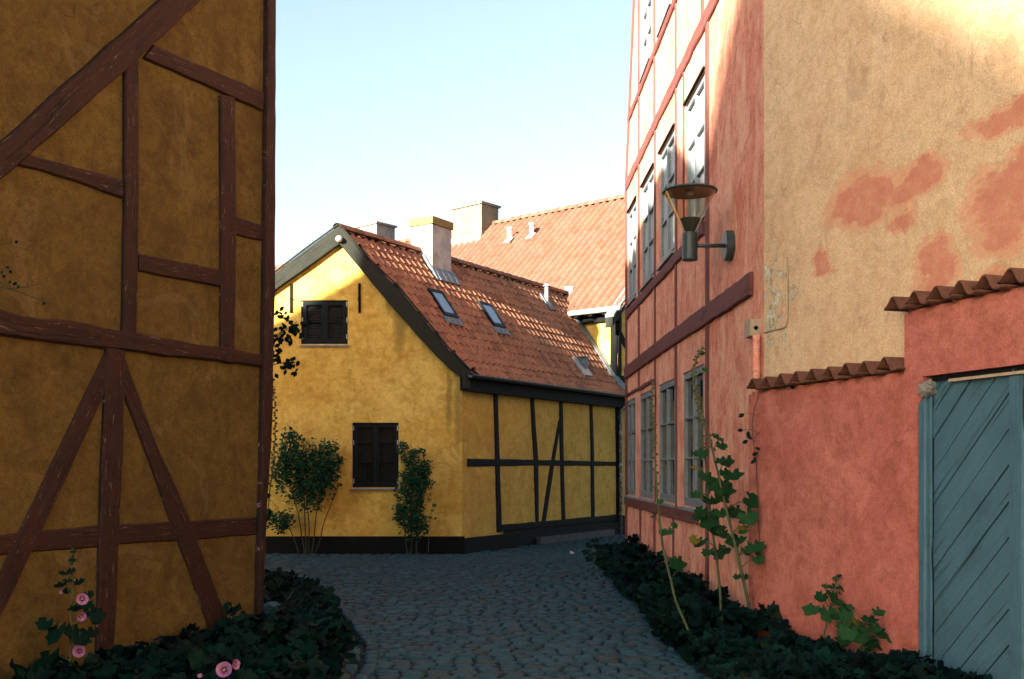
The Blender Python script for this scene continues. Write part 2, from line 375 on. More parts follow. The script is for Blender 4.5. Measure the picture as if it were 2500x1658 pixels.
def wallmesh(pl, outline, holes, depth, reveal=0.14, sub=0):
    """a wall with real openings; its outline runs back by depth"""
    mb = MB()
    hp = [[(a0, z0), (a1, z0), (a1, z1), (a0, z1)] for a0, a1, z0, z1 in holes]
    allp = [Vector((x, y, 0)) for x, y in outline]; loops = [allp] + [[Vector((x, y, 0)) for x, y in h] for h in hp]
    flat = [p for l in loops for p in l]; ids = [mb.add(pl.w(p.x, p.y, 0)) for p in flat]
    for tri in tessellate_polygon(loops):
        mb.face(*[ids[i] for i in tri])
    n = len(outline); back = [mb.add(pl.w(x, y, -depth)) for x, y in outline]
    for i in range(n): mb.face(ids[i], back[i], back[(i + 1) % n], ids[(i + 1) % n])
    mb.face(*back)
    k = n
    for h in hp:
        b = [mb.add(pl.w(x, y, -reveal)) for x, y in h]
        for i in range(4): mb.face(ids[k + i], ids[k + (i + 1) % 4], b[(i + 1) % 4], b[i])
        k += 4
    return mb

def window(pl, parent, a0, a1, z0, z1, fm, rows=3, cas=2, cols=1, rec=0.05, fw=0.045, sw=0.04, bw=0.018, sill=None, gm='glass', label=None, inner=None, rowh=None):
    mb = MB()
    for q in ((a0, a0 + fw, z0, z1), (a1 - fw, a1, z0, z1), (a0 + fw, a1 - fw, z1 - fw, z1), (a0 + fw, a1 - fw, z0, z0 + fw)):
        pl.box(mb, *q, -rec - .09, -rec)
    w = mb.build('window', fm, parent)
    if label: w['label'] = label
    x0, x1, y0, y1 = a0 + fw, a1 - fw, z0 + fw, z1 - fw; cw = (x1 - x0) / cas
    rowh = rowh or [1 / rows] * rows
    for c in range(cas):
        l, r = x0 + c * cw + .002, x0 + (c + 1) * cw - .002; mb = MB()
        for q in ((l, l + sw, y0, y1), (r - sw, r, y0, y1), (l + sw, r - sw, y1 - sw, y1), (l + sw, r - sw, y0, y0 + sw * 1.3)):
            pl.box(mb, *q, -rec - .06, -rec + .012)
        mb.build('casement', fm, w)
        gl, gr, gb, gt = l + sw, r - sw, y0 + sw * 1.3, y1 - sw; y = gb
        for i, hh in enumerate(rowh):
            ph = (gt - gb) * hh
            if i:
                mb = MB(); pl.box(mb, gl, gr, y - bw / 2, y + bw / 2, -rec - .05, -rec + .008); mb.build('glazing_bar', fm, w)
            for j in range(cols):
                u0, u1 = gl + (gr - gl) * j / cols, gl + (gr - gl) * (j + 1) / cols
                if j:
                    mb = MB(); pl.box(mb, u0 - bw / 2, u0 + bw / 2, y, y + ph, -rec - .049, -rec + .006); mb.build('glazing_bar', fm, w)
                mb = MB(); tl = random.uniform(-.004, .004); tv = random.uniform(-.004, .004)
                k = [mb.add(pl.w(u0 - .004, y - .004, -rec - .03 - tl - tv)), mb.add(pl.w(u1 + .004, y - .004, -rec - .03 + tl - tv)), mb.add(pl.w(u1 + .004, y + ph + .004, -rec - .03 + tl + tv)), mb.add(pl.w(u0 - .004, y + ph + .004, -rec - .03 - tl + tv))]
                mb.face(*k); mb.build('pane', gm, w)
            y += ph
    if sill:
        mb = MB(); d = sill
        mb.hexa([pl.w(a0 - .02, z0 - .045, -.1), pl.w(a1 + .02, z0 - .045, -.1), pl.w(a1 + .02, z0 - .05, d), pl.w(a0 - .02, z0 - .05, d),
                 pl.w(a0 - .02, z0 - .002, -.1), pl.w(a1 + .02, z0 - .002, -.1), pl.w(a1 + .02, z0 - .022, d), pl.w(a0 - .02, z0 - .022, d)])
        mb.build('sill', 'sill' if fm == 'frame_dark' else fm, w)
    return w

# ================================================================== SETTING: ground, street
mb = MB()
k = [mb.add((-600, -600, 0)), mb.add((600, -600, 0)), mb.add((600, 1200, 0)), mb.add((-600, 1200, 0))]; mb.face(*k)
tag(mb.build('ground', 'joint'), kind='structure')
street = bpy.data.objects.new('street', None); C.objects.link(street); OFF[street] = Vector(); street['kind'] = 'structure'

def cobble_variant(seed):
    rnd = random.Random(seed); n = 10; vs = []; fs = []
    hx, hy = rnd.uniform(.088, .1), rnd.uniform(.076, .088)
    ring = []
    for lv, (sc, z) in enumerate(((1.0, -.012), (.975, .018), (.88, .029), (.5, .033))):
        rr = []
        for i in range(n):
            a = 2 * math.pi * i / n + .2; c, s_ = math.cos(a), math.sin(a)
            e = 0.62
            x = math.copysign(abs(c) ** e, c) * hx; y = math.copysign(abs(s_) ** e, s_) * hy
            if lv == 0: ring.append(1 + rnd.uniform(-.07, .07))
            rr.append((x * sc * ring[i], y * sc * ring[i], z + (rnd.uniform(-.004, .004) if lv > 1 else 0)))
        vs += rr
    for l in range(3):
        for i in range(n): fs.append((l * n + i, l * n + (i + 1) % n, (l + 1) * n + (i + 1) % n, (l + 1) * n + i))
    fs.append(tuple(3 * n + i for i in range(n)))
    return vs, fs, rnd.random()
CV = [cobble_variant(i) for i in range(14)]
def var_mesh(name, vf, mat, smooth=True):
    mb = MB(); mb.merge(vf, Matrix()); return mb.mesh(name, mat, Vector(), False, smooth)
CVM = [var_mesh('cobble', v, 'cobble') for v in CV]

def in_poly(x, y, P):
    r = False
    for (x1, y1), (x2, y2) in zip(P, P[1:] + P[:1]):
        if (y1 > y) != (y2 > y) and x < (x2 - x1) * (y - y1) / (y2 - y1) + x1: r = not r
    return r
KERB = [(-4.2, 15.2), (-3.3, 14.6), (-2.55, 13.3), (-1.98, 11.8), (-1.56, 10.4), (-1.22, 9.1), (-1.1, 8.1), (-1.12, 7.2), (-1.3, 6.2), (-1.7, 5.0), (-2.3, 3.4)]
STREET = KERB + [(-2.3, 1), (2.4, 1), (1.55, 7.0), (1.45, 9.5), (1.45, 13), (1.45, 16.5), (2.0, 18.5), (2.15, 19.5), (2.6, 24.6), (2.3, 24.4), (-.7, 19.2), (-.95, 18.98), (-7, 18.98), (-7, 15.4)]
spots = []
row = 0; y = 4.6; ang = R(-7)
ca, sa = math.cos(ang), math.sin(ang)
while y < 30:
    x = -9 + random.uniform(0, .2); hrow = random.uniform(.125, .155)
    while x < 6:
        wd = random.uniform(.13, .22)
        gx, gy = ca * (x + wd / 2) - sa * (y - 10), sa * (x + wd / 2) + ca * (y - 10) + 10
        gy += .05 * math.sin(gx * 1.1 + 1)
        if 5.4 < gy < 25 and in_poly(gx, gy, STREET): spots.append((gx, gy, wd, hrow))
        x += wd
    y += hrow; row += 1
def vis_px(x, y): return abs(x) / y < .53 and 7.7 < y
spots.sort(key=lambda q: (0 if (q[1] > 7.85 and -.16 < q[0] / q[1] < .17) else 1, q[1]))
rest = MB()
for i, (x, y, wd, hr) in enumerate(spots):
    k = random.randrange(len(CV)); m = Matrix.Translation((x, y, random.uniform(-.006, .008))) @ Matrix.Rotation(ang + random.uniform(-.06, .06), 4, 'Z') @ Matrix.Rotation(random.uniform(-.05, .05), 4, 'X') @ Matrix.Diagonal((wd / .197, hr / .172, 1, 1))
    if i < 300: link('cobble', CVM[k], street, m)
    else: rest.merge(CV[k], m)
rest.build('cobbles', 'cobble', street, normals=False, smooth=True, kind='stuff')

# raised planting soil, left and right
def soil(name, pts, h):
    mb = MB(); n = len(pts); cx = sum(p[0] for p in pts) / n; cy = sum(p[1] for p in pts) / n
    lo = [mb.add((x, y, .004)) for x, y in pts]; hi = [mb.add((x + (cx - x) * .1, y + (cy - y) * .02, h)) for x, y in pts]
    for i in range(n): mb.face(lo[i], lo[(i + 1) % n], hi[(i + 1) % n], hi[i])
    for t in tessellate_polygon([[Vector((mb.v[i].x, mb.v[i].y, 0)) for i in hi]]): mb.face(*[hi[i] for i in t])
    return tag(mb.build(name, 'soil'), kind='structure')
LBED = [(-4.2, 15.1), (-3.35, 14.5), (-2.62, 13.2), (-2.05, 11.75), (-1.65, 10.3), (-1.31, 9.05), (-1.19, 8.1), (-1.21, 7.2), (-1.4, 6.2), (-1.8, 5.0), (-2.4, 3.4), (-5.3, 3.45), (-2.37, 9.5), (-2.35, 9.7), (-5, 11.2)]
soil('soil', LBED, .07)
RBED = [(2.2, 18.2), (1.72, 18.0), (1.5, 16.4), (1.5, 13), (1.5, 9.5), (1.6, 7.0), (2.0, 5.6), (3.35, 6.1), (2.3, 9.5)]
soil('soil', RBED, .06)

# kerb of the left bed
kerb = bpy.data.objects.new('kerb', None); C.objects.link(kerb); OFF[kerb] = Vector(); kerb['kind'] = 'structure'
kp = resample([Vector((x, y, 0)) for x, y in KERB[1:]], 60)
for i in range(len(kp) - 1):
    a, b = kp[i], kp[i + 1]; d = (b - a); L = d.length; an = math.atan2(d.y, d.x)
    for q in (0, 1):
        k = random.randrange(len(CV)); nrm = Vector((-d.y, d.x, 0)).normalized()
        p = (a + b) / 2 - nrm * (.0 + q * .15)
        if q and i % 2: continue
        m = Matrix.Translation((p.x, p.y, .012 + random.uniform(0, .012) - q * .012)) @ Matrix.Rotation(an + random.uniform(-.08, .08), 4, 'Z') @ Matrix.Diagonal((L * (1 + q * .75) / .197, .125 / .172, 1.35, 1))
        link('kerb_stone', CVM[k], kerb, m)

# ================================================================== LEFT HOUSE
lh = thing('half_timbered_house', LEFT.w(0, 0), 'dark ochre half-timbered house with red-brown beams at the left edge', 'house')
LB = [(0, 0), (16, 0)]
mb = MB()                                              # closed body: front to the street, gables with asymmetric roof, its unseen line shaped for the shadow it casts
lean = LEFT.sz(654, 0)[0]
def lp(a, dep, z): return LEFT.w(a, z, -dep)
LS = 7.8
prof = [(0, 0), (0, 8.05), (3.0, 8.5), (6.3, 9.8), (6.6, 9.0), (6.8, 7.65), (7.6, 6.9), (8.2, 6.4), (9.2, 5.6), (9.2, 0)]
f = [mb.add(lp(-.02 if z < 1 else lean * min(z, 8) / 5.9, d, z)) for d, z in prof]; b = [mb.add(lp(LS, d, z)) for d, z in prof]
mb.face(*f); mb.face(*b[::-1])
for i in range(len(prof)): mb.face(f[i], b[i], b[(i + 1) % len(prof)], f[(i + 1) % len(prof)])
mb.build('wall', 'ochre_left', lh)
mb = MB(); rprof = [(-.3, 8.0)] + prof[2:-2] + [(9.5, 5.35)]
for (d0, z0), (d1, z1) in zip(rprof, rprof[1:]):
    mb.hexa([lp(-.3, d0, z0 + .02), lp(LS + .2, d0, z0 + .02), lp(LS + .2, d1, z1 + .02), lp(-.3, d1, z1 + .02), lp(-.3, d0, z0 + .12), lp(LS + .2, d0, z0 + .12), lp(LS + .2, d1, z1 + .12), lp(-.3, d1, z1 + .12)])
mb.build('roof', 'tile_far', lh)
T = 'timber_red'
beam(LEFT, [(-160, 486), (0, 343), (250, 118), (384, 0), (520, -120)], [(-160, 580), (0, 436), (332, 143), (484, 0), (620, -125)], lh, T, t=.05, jit=.01)
beam(LEFT, [(372, 110), (639, 225)], [(346, 143), (636, 271)], lh, T, t=.03)
beam(LEFT, [(298, 158), (298, 450), (293, 816)], [(332, 140), (333, 450), (329, 822)], lh, T, t=.036)
beam(LEFT, [(532, 232), (534, 520), (534, 850)], [(568, 240), (572, 520), (568, 855)], lh, T, t=.03)
beam(LEFT, [(50, 372), (293, 441)], [(42, 405), (295, 484)], lh, T, t=.022, jit=.011)
beam(LEFT, [(333, 618), (535, 657)], [(333, 663), (535, 702)], lh, T, t=.02, jit=.008)
beam(LEFT, [(572, 527), (639, 549)], [(572, 575), (638, 590)], lh, T, t=.02)
beam(LEFT, [(-160, 737), (0, 759), (293, 806), (634, 863)], [(-160, 806), (0, 823), (250, 852), (634, 895)], lh, T, t=.042, jit=.012)
beam(LEFT, [(253, 850), (243, 1100), (230, 1600)], [(300, 856), (295, 1100), (272, 1600)], lh, T, t=.035)
beam(LEFT, [(254, 858), (0, 1390), (-60, 1510)], [(268, 930), (122, 1250), (0, 1507), (-50, 1600)], lh, T, t=.018)
beam(LEFT, [(287, 935), (343, 1080), (516, 1559), (540, 1620)], [(298, 862), (379, 1080), (461, 1264), (560, 1533), (590, 1610)], lh, T, t=.016)
beam(LEFT, [(-160, 1319), (0, 1303), (236, 1283), (623, 1261)], [(-160, 1372), (0, 1356), (623, 1307)], lh, T, t=.008)
beam(LEFT, [(640, -120), (643, 0), (636, 720), (630, 1080), (619, 1504), (617, 1600)], [(668, -120), (664, 0), (662, 700), (654, 1080), (641, 1264), (632, 1522), (631, 1600)], lh, T, t=.05, jit=.007, name='corner_post')

# ================================================================== YELLOW COTTAGE
yc = thing('cottage', GABLE.w(0, 0), 'small yellow cottage with steep red tiled roof and black timbers at the street end', 'house')
rdir = Vector((.529, .8486, 0)); qdir = Vector((.8486, -.529, 0))
R0 = Vector((-3.16, 19.2, 0))
PROF = [(0, 6.02), (.95, 4.79), (1.66, 3.80), (1.89, 3.54), (2.09, 3.36)]     # roof profile across the ridge: (distance, height)
def pz(q):
    for (a, za), (b, zb) in zip(PROF, PROF[1:]):
        if q <= b: return za + (zb - za) * (q - a) / (b - a)
    (a, za), (b, zb) = PROF[-2:]; return za + (zb - za) * (q - a) / (b - a)
def rp(a, q, n=0.0):                                   # point on the visible roof slope
    z = pz(q); sl = (pz(q + .02) - pz(q - .02 if q > .02 else 0)) / (.04 if q > .02 else q + .02)
    nr = Vector((qdir.x * -sl, qdir.y * -sl, 1)).normalized()
    return R0 + rdir * a + qdir * q + Vector((0, 0, z)) + nr * n
def roof_hit(px, py):                                  # pixel -> (a, q) on the slope, by marching q
    best = None
    for i in range(0, 230):
        q = i * .01; z = pz(q); Y = (z - EYE) * FPX / (HY - py)
        # a from Y
        base = R0 + qdir * q; a = (Y - base.y) / rdir.y; X = base.x + rdir.x * a
        e = abs((px - CX) / FPX * Y - X)
        if best is None or e < best[0]: best = (e, a, q)
    return best[1], best[2]
XL = -6.6
gw0 = [(0, 0), (XL + .922, 0), (XL + .922, 3.25), (-3.16 + .922, 5.93), (-2.03 + .922, 4.63), (-1.19 + .922, 3.55), (0, 3.30)]
uw = (*GABLE.sz(735, 840), *GABLE.sz(849, 733)); lw = (*GABLE.sz(860, 1190), *GABLE.sz(973, 1032))
uwr = (uw[0], uw[2], uw[1], uw[3]); lwr = (lw[0], lw[2], lw[1], lw[3])
mb = wallmesh(GABLE, gw0, [uwr, lwr], .35); mb.build('wall', 'ochre', yc)
SL = 7.2
mb = wallmesh(SIDE, [(0, 0), (SL, 0), (SL, 3.3), (0, 3.3)], [], .3)
mb.build('wall', 'ochre_side', yc)
window(GABLE, yc, *uwr, 'frame_dark', rows=2, sill=.035, fw=.038, sw=.05, rec=.03, label='dark upper window with a slatted blind')
window(GABLE, yc, *lwr, 'frame_dark', rows=3, sill=.05, fw=.034, sw=.045, rec=.04, bw=.025, rowh=[.36, .36, .28], label='tall dark ground-floor window')
for i in range(16):                                    # blind slats close behind the upper panes, seen as pale lines
    for c in (0, 1):
        w_ = (uwr[1] - uwr[0] - .076) / 2; x0 = uwr[0] + .038 + c * w_ + .056; z = uwr[2] + .14 + i * (uwr[3] - uwr[2] - .26) / 16
        mb = MB(); GABLE.box(mb, x0, x0 + w_ - .112, z, z + .012, -.059, -.056); mb.build('blind_slat', 'blind', yc)
for (wr, zs) in ((uwr, (.12, .5, .86)), (lwr, (.06, .66, .88))):
    for f_ in zs:
        for xx in (wr[0] + .012, wr[1] - .03):
            mb = MB(); z = wr[2] + (wr[3] - wr[2]) * f_; GABLE.box(mb, xx, xx + .018, z, z + .085, -.03, -.012); mb.build('hinge', 'metal_white', yc)
for i in range(7):                                     # curtain folds behind the lower panes
    for c in (0, 1):
        w_ = (lwr[1] - lwr[0] - .1) / 2; x0 = lwr[0] + .05 + c * w_ + .08 + i * .028
        if i in (0, 3) and x0 < lwr[0] + .05 + (c + 1) * w_ - .1:
            mb = MB(); GABLE.box(mb, x0, x0 + .016, lwr[2] + .12, lwr[2] + .62 + .05 * (i % 3), -.0685, -.0655); mb.build('curtain_fold', 'curtain', yc)
# wall anchors
for px0 in (708, 875):
    a, zt = GABLE.sz(px0, 692); _, zb = GABLE.sz(px0, 764); mb = MB()
    GABLE.box(mb, a, a + .045, zb, zt, -.01, .022); GABLE.box(mb, a - .006, a + .051, (zb + zt) / 2 - .03, (zb + zt) / 2 + .0, .02, .034)
    mb.build('wall_anchor', 'timber_black', yc)
# plinths
mb = MB(); GABLE.box(mb, XL + .9, .045, 0, .335, -.05, .05); mb.build('plinth', 'plinth', yc)
mb = MB(); SIDE.box(mb, -.02, SL, 0, .30, -.05, .055); mb.build('plinth', 'plinth', yc)
mb = MB(); SIDE.box(mb, 1.42, SL, .29, .455, -.04, .012); mb.build('plinth', 'plinth', yc)
mb = MB(); SIDE.box(mb, 2.6, 6.0, 0, .17, .05, .16); mb.build('plinth_step', 'greyplinth', yc)
# timbers of the side wall
B_ = 'timber_black'
beam(SIDE, [(1203, 938), (1206, 1040), (1212, 1300)], [(1214, 938), (1218, 1080), (1225, 1300)], yc, B_, t=.02)
beam(SIDE, [(1292, 950), (1302, 1120), (1307, 1290)], [(1301, 950), (1313, 1120), (1315, 1290)], yc, B_, t=.02)
beam(SIDE, [(1364, 958), (1366, 1100), (1371, 1285)], [(1373, 958), (1375, 1100), (1380, 1285)], yc, B_, t=.02)
beam(SIDE, [(1363, 1025), (1340, 1150), (1320, 1285)], [(1369, 1030), (1352, 1140), (1330, 1285)], yc, B_, t=.014)
beam(SIDE, [(1438, 968), (1441, 1100), (1443, 1275)], [(1445, 968), (1449, 1100), (1451, 1275)], yc, B_, t=.02)
beam(SIDE, [(1501, 975), (1503, 1100), (1504, 1270)], [(1514, 975), (1516, 1100), (1517, 1270)], yc, B_, t=.03)
beam(SIDE, [(1140, 1119), (1300, 1122), (1505, 1127)], [(1140, 1140), (1300, 1137), (1505, 1138)], yc, B_, t=.012)
beam(SIDE, [(1222, 1281), (1505, 1256)], [(1222, 1297), (1505, 1272)], yc, B_, t=.026, name='sill_beam')
mb = MB(); SIDE.box(mb, -.02, SL, 3.02, 3.34, -.05, .13); mb.build('eave_beam', 'timber_black', yc)

# roof deck: closed body under the tiles, cut off square at the gable plane and run into the far house
def ymin_a(q, y): return (y - (R0 + qdir * q).y) / rdir.y
mb = MB(); lo, hi = [], []
A1 = 9.1
for q, z in PROF: lo.append(mb.add(rp(ymin_a(q, 19.17), q, -.045))); hi.append(mb.add(rp(A1 if q < .6 else A1 - .55 * (q - .6) - .2, q, -.045)))
for i in range(len(PROF) - 1): mb.face(lo[i], lo[i + 1], hi[i + 1], hi[i])
le = [mb.add((XL - .2, 19.0, 3.1)), mb.add((XL + 4.6, 26.6, 3.1))]
mb.face(lo[0], hi[0], le[1], le[0])
mb.build('roof_deck', 'deck', yc, normals=False)

def pantile(w, L, A, th, seed, n=8, under=False):
    rnd = random.Random(seed); vs = []; fs = []; hw = w * .56
    prof = []
    for i in range(n + 1):
        x = -hw + 2 * hw * i / n; u = x / w
        z = A * math.sin(2 * math.pi * u + .6) + A * .18 * math.sin(4 * math.pi * u)
        prof.append((x, z + .006 * (i / n)))
    tw = rnd.uniform(-.006, .006)
    for i, (x, z) in enumerate(prof): vs.append((x + tw, -L * .5, z))
    for i, (x, z) in enumerate(prof): vs.append((x - tw, L * .5, z + .006))
    for i, (x, z) in enumerate(prof): vs.append((x - tw, L * .5 - .002, z + .006 - th))
    m = n + 1
    for i in range(n):
        fs.append((i, i + 1, m + i + 1, m + i)); fs.append((m + i, m + i + 1, 2 * m + i + 1, 2 * m + i))
    if under:
        for i, (x, z) in enumerate(prof): vs.append((x + tw, -L * .5, z - th))
        for i in range(n): fs.append((2 * m + i, 2 * m + i + 1, 3 * m + i + 1, 3 * m + i)); fs.append((3 * m + i, 3 * m + i + 1, i + 1, i))
        fs.append((0, m, 2 * m, 3 * m)); fs.append((n, 3 * m + n, 2 * m + n, m + n))
    else:
        k = len(vs); vs.append((prof[n][0] + tw, -L * .5, prof[n][1] - th)); fs.append((n, k, 2 * m + n, m + n))
        k = len(vs); vs.append((prof[0][0] + tw, -L * .5, prof[0][1] - th)); fs.append((0, m, 2 * m, k))
    return vs, fs, rnd.random()

NT = [pantile(.19, .27, .024, .018, i) for i in range(10)]
NTM = [var_mesh('roof_tile', v, 'tile_near', False) for v in NT]
SKY = []                                               # skylight rectangles in (a, q)
for quad in (((1041, 710), (1075, 718), (1115, 780), (1081, 777)), ((1163, 741), (1191, 747), (1231, 806), (1201, 801))):
    h = [roof_hit(*p) for p in quad]
    ac = sum(p[0] for p in h) / 4; q0 = (h[0][1] + h[1][1]) / 2; q1 = (h[2][1] + h[3][1]) / 2
    SKY.append((ac - .23, ac + .23, q0, q1))
cc = roof_hit(1058, 668); CH_A, CH_Q = cc[0], cc[1]   # chimney's front corner on the slope
tiles = []
sl_pts = []                                            # arc length along the profile
s_acc = 0
prev = (0, pz(0)); arc = [(0, 0)]
for i in range(1, 215):
    q = i * .01; z = pz(q); s_acc += math.hypot(q - prev[0], z - prev[1]); prev = (q, z); arc.append((s_acc, q))
def q_at(s):
    for (s0, q0), (s1, q1) in zip(arc, arc[1:]):
        if s <= s1: return q0 + (q1 - q0) * (s - s0) / (s1 - s0)
    return arc[-1][1]
EXPO = .222; total = arc[-1][0]; nrow = int(total / EXPO)
for r_ in range(nrow + 1):
    s_ = total - r_ * EXPO - .1
    if s_ < .04: continue
    q = q_at(s_)
    amin = ymin_a(q, 19.27)
    n_ = int((10.2 - amin) / .19) + 1
    a_off = .19 * round(amin / .19)
    for c in range(n_):
        a = a_off + c * .19 + .03 + .008 * math.sin(r_ * 2.1)
        if a < amin + .03: continue
        p = rp(a, q)
        d_far = (Vector((p.x, p.y)) - FAR.O).dot(FAR.n)
        if p.z < 5.25 and d_far < .02: continue
        if p.z >= 5.25 and d_far < -.85: continue
        if any(a0 - .02 < a < a1 + .02 and q0 - .02 < q < q1 + .04 for a0, a1, q0, q1 in SKY): continue
        if CH_A + .02 < a < CH_A + .68 and q < CH_Q - .04: continue
        sl = (pz(q + .02) - pz(q - .02)) / .04
        dn = (qdir + Vector((0, 0, sl))).normalized(); x = rdir; nz = x.cross(dn)
        if nz.z < 0: nz = -nz
        lift = .06
        m = Matrix((( x.x, dn.x, nz.x, 0), (x.y, dn.y, nz.y, 0), (x.z, dn.z, nz.z, 0), (0, 0, 0, 1)))
        m = Matrix.Translation(p + nz * .004) @ m @ Matrix.Rotation(lift, 4, 'X') @ Matrix.Rotation(random.uniform(-.022, .022), 4, 'Z') @ Matrix.Rotation(random.uniform(-.03, .03), 4, 'Y')
        m = m @ Matrix.Translation((0, 0, random.uniform(-.003, .004)))
        tiles.append((p.y, m))
tiles.sort(key=lambda q: q[0])
rest = MB()
for i, (yy, m) in enumerate(tiles):
    k = random.randrange(10)
    if i < 300: link('roof_tile', NTM[k], yc, m)
    else: rest.merge(NT[k], m)
rest.build('roof_tiles', 'tile_near', yc, normals=False, kind='stuff')
# ridge tiles
def ridge_tile(seed, L=.36, rad=.11):
    rnd = random.Random(seed); vs = []; fs = []; n = 8
    for j, (x, s_) in enumerate(((-L / 2, .88), (L / 2, 1.0), (L / 2 - .004, .86))):
        for i in range(n + 1):
            a = math.pi * (-.08 + 1.16 * i / n); vs.append((x, math.cos(a) * rad * s_, math.sin(a) * rad * s_ * .8))
    m = n + 1
    for i in range(n): fs.append((i, i + 1, m + i + 1, m + i)); fs.append((m + i, m + i + 1, 2 * m + i + 1, 2 * m + i))
    return vs, fs, rnd.random()
RT = [ridge_tile(i) for i in range(5)]; RTM = [var_mesh('ridge_tile', v, 'tile_near', True) for v in RT]
for i in range(30):
    a = .06 + i * .31
    if CH_A - .05 < a < CH_A + .72: continue
    p = rp(a, 0); m = Matrix.Translation(p + Vector((0, 0, -.005))) @ Matrix.Rotation(math.atan2(rdir.y, rdir.x), 4, 'Z') @ Matrix.Rotation(random.uniform(-.03, .03), 4, 'Y')
    if a < 9.3: link('ridge_tile', random.choice(RTM), yc, m)

# verge boards on the gable
def gx(px): return (px - CX) / FPX * 19.05
def vboard(outer, inner, nm='verge_board'):
    beam(GABLE, outer, inner, yc, 'verge', t=.10, jit=.003, name=nm, seg=.2)
vboard([(831, 552), (892, 628), (980, 712), (1054, 803), (1092, 850), (1128, 886), (1148, 908)], [(831, 599), (875, 651), (948, 739), (1030, 832), (1075, 880), (1110, 912), (1146, 934)])
vboard([(831, 552), (745, 615), (655, 684), (560, 757)], [(831, 599), (745, 661), (655, 724), (560, 797)])
mb = MB()
for pts in ([(829, 549), (892, 624), (980, 708), (1054, 799), (1092, 846), (1128, 883), (1150, 906)],):
    P = [GABLE.sz(*p) for p in pts]
    mb.tube([GABLE.w(a, z + .004, .1) for a, z in P], .016, 6)
mb.tube([GABLE.w(*GABLE.sz(*p), .1) for p in [(831, 549), (745, 612), (655, 681), (560, 754)]], .018, 6)
mb.build('verge_trim', 'verge', yc)
mb = MB(); e0 = rp(ymin_a(2.09, 19.05), 2.09); 
SIDE.box(mb, -.16, .02, 3.06, 3.36, .12, .17); mb.build('eave_end_board', 'verge', yc)
# gutter: half-round trough along the eave
mb = MB(); g0 = SIDE.w(-.06, 3.30, .23); g1 = SIDE.w(6.78, 3.30, .23); n = 10; ringA = []; ringB = []
for base, ring in ((g0, ringA), (g1, ringB)):
    for rr in (.062, .052):
        for i in range(n + 1):
            an = math.pi + math.pi * i / n
            ring.append(mb.add(base + qdir * math.cos(an) * rr + Vector((0, 0, math.sin(an) * rr))))
m = n + 1
for i in range(n): mb.face(ringA[i], ringA[i + 1], ringB[i + 1], ringB[i]); mb.face(ringA[m + i], ringB[m + i], ringB[m + i + 1], ringA[m + i + 1])
for i in (0, n): mb.face(ringA[i], ringB[i], ringB[m + i], ringA[m + i])
mb.tube([g0 + qdir * .062, g1 + qdir * .062], .011, 6)
mb.build('gutter', 'gutter', yc)
mb = MB(); pe = SIDE.w(6.62, 3.25, .23)
mb.tube([pe, pe + Vector((0, 0, -.1)), SIDE.w(6.5, 3.0, .09), SIDE.w(6.48, 2.85, .075), SIDE.w(6.48, 1.5, .075), SIDE.w(6.5, .02, .08)], .036, 8)
dp = mb.build('downpipe', 'zinc_worn', yc, smooth=True)
for z in (2.4, 1.2, .5):
    mb = MB(); mb.lathe(SIDE.w(6.48, z, .075), [(.036, -.02), (.044, -.018), (.044, .018), (.036, .02)], 10); mb.build('pipe_bracket', 'zinc_worn', dp)

# skylights
for a0, a1, q0, q1 in SKY:
    def sp(a, q, n): return rp(a, q, n)
    mb = MB(); f_ = .05
    for (u0, u1, v0, v1) in ((a0, a0 + f_, q0, q1), (a1 - f_, a1, q0, q1), (a0 + f_, a1 - f_, q0, q0 + .04), (a0 + f_, a1 - f_, q1 - .05, q1)):
        mb.hexa([sp(u0, v0, -.03), sp(u1, v0, -.03), sp(u1, v1, -.03), sp(u0, v1, -.03), sp(u0, v0, .085), sp(u1, v0, .085), sp(u1, v1, .085), sp(u0, v1, .085)])
    w = mb.build('skylight', 'frame_dark', yc)
    mb = MB(); k = [mb.add(sp(u, v, .07)) for u, v in ((a0 + .04, q0 + .03), (a1 - .04, q0 + .03), (a1 - .04, q1 - .04), (a0 + .04, q1 - .04))]; mb.face(*k); mb.build('pane', 'sky_glass', w)
    mb = MB(); N_ = 7
    for i in range(N_):
        u0 = a0 - .05 + (a1 - a0 + .1) * i / N_; u1 = u0 + (a1 - a0 + .1) / N_; z_ = .045 + .012 * (i % 2)
        mb.hexa([sp(u0, q1, .0), sp(u1, q1, .0), sp(u1, q1 + .09, z_ - .02), sp(u0, q1 + .09, z_ - .02), sp(u0, q1, .06), sp(u1, q1, .06), sp(u1, q1 + .1, z_), sp(u0, q1 + .1, z_)])
    mb.build('flashing', 'lead', w)

def obox(mb, c, ex, ey, z0, z1, hx, hy, tx=0, ty=0):
    c = Vector(c); P = []
    for z, gx_, gy_ in ((z0, hx, hy), (z1, hx + tx, hy + ty)):
        for sx, sy in ((-1, -1), (1, -1), (1, 1), (-1, 1)):
            p = c + ex * sx * gx_ + ey * sy * gy_; P.append(Vector((p.x, p.y, z)))
    mb.hexa(P)
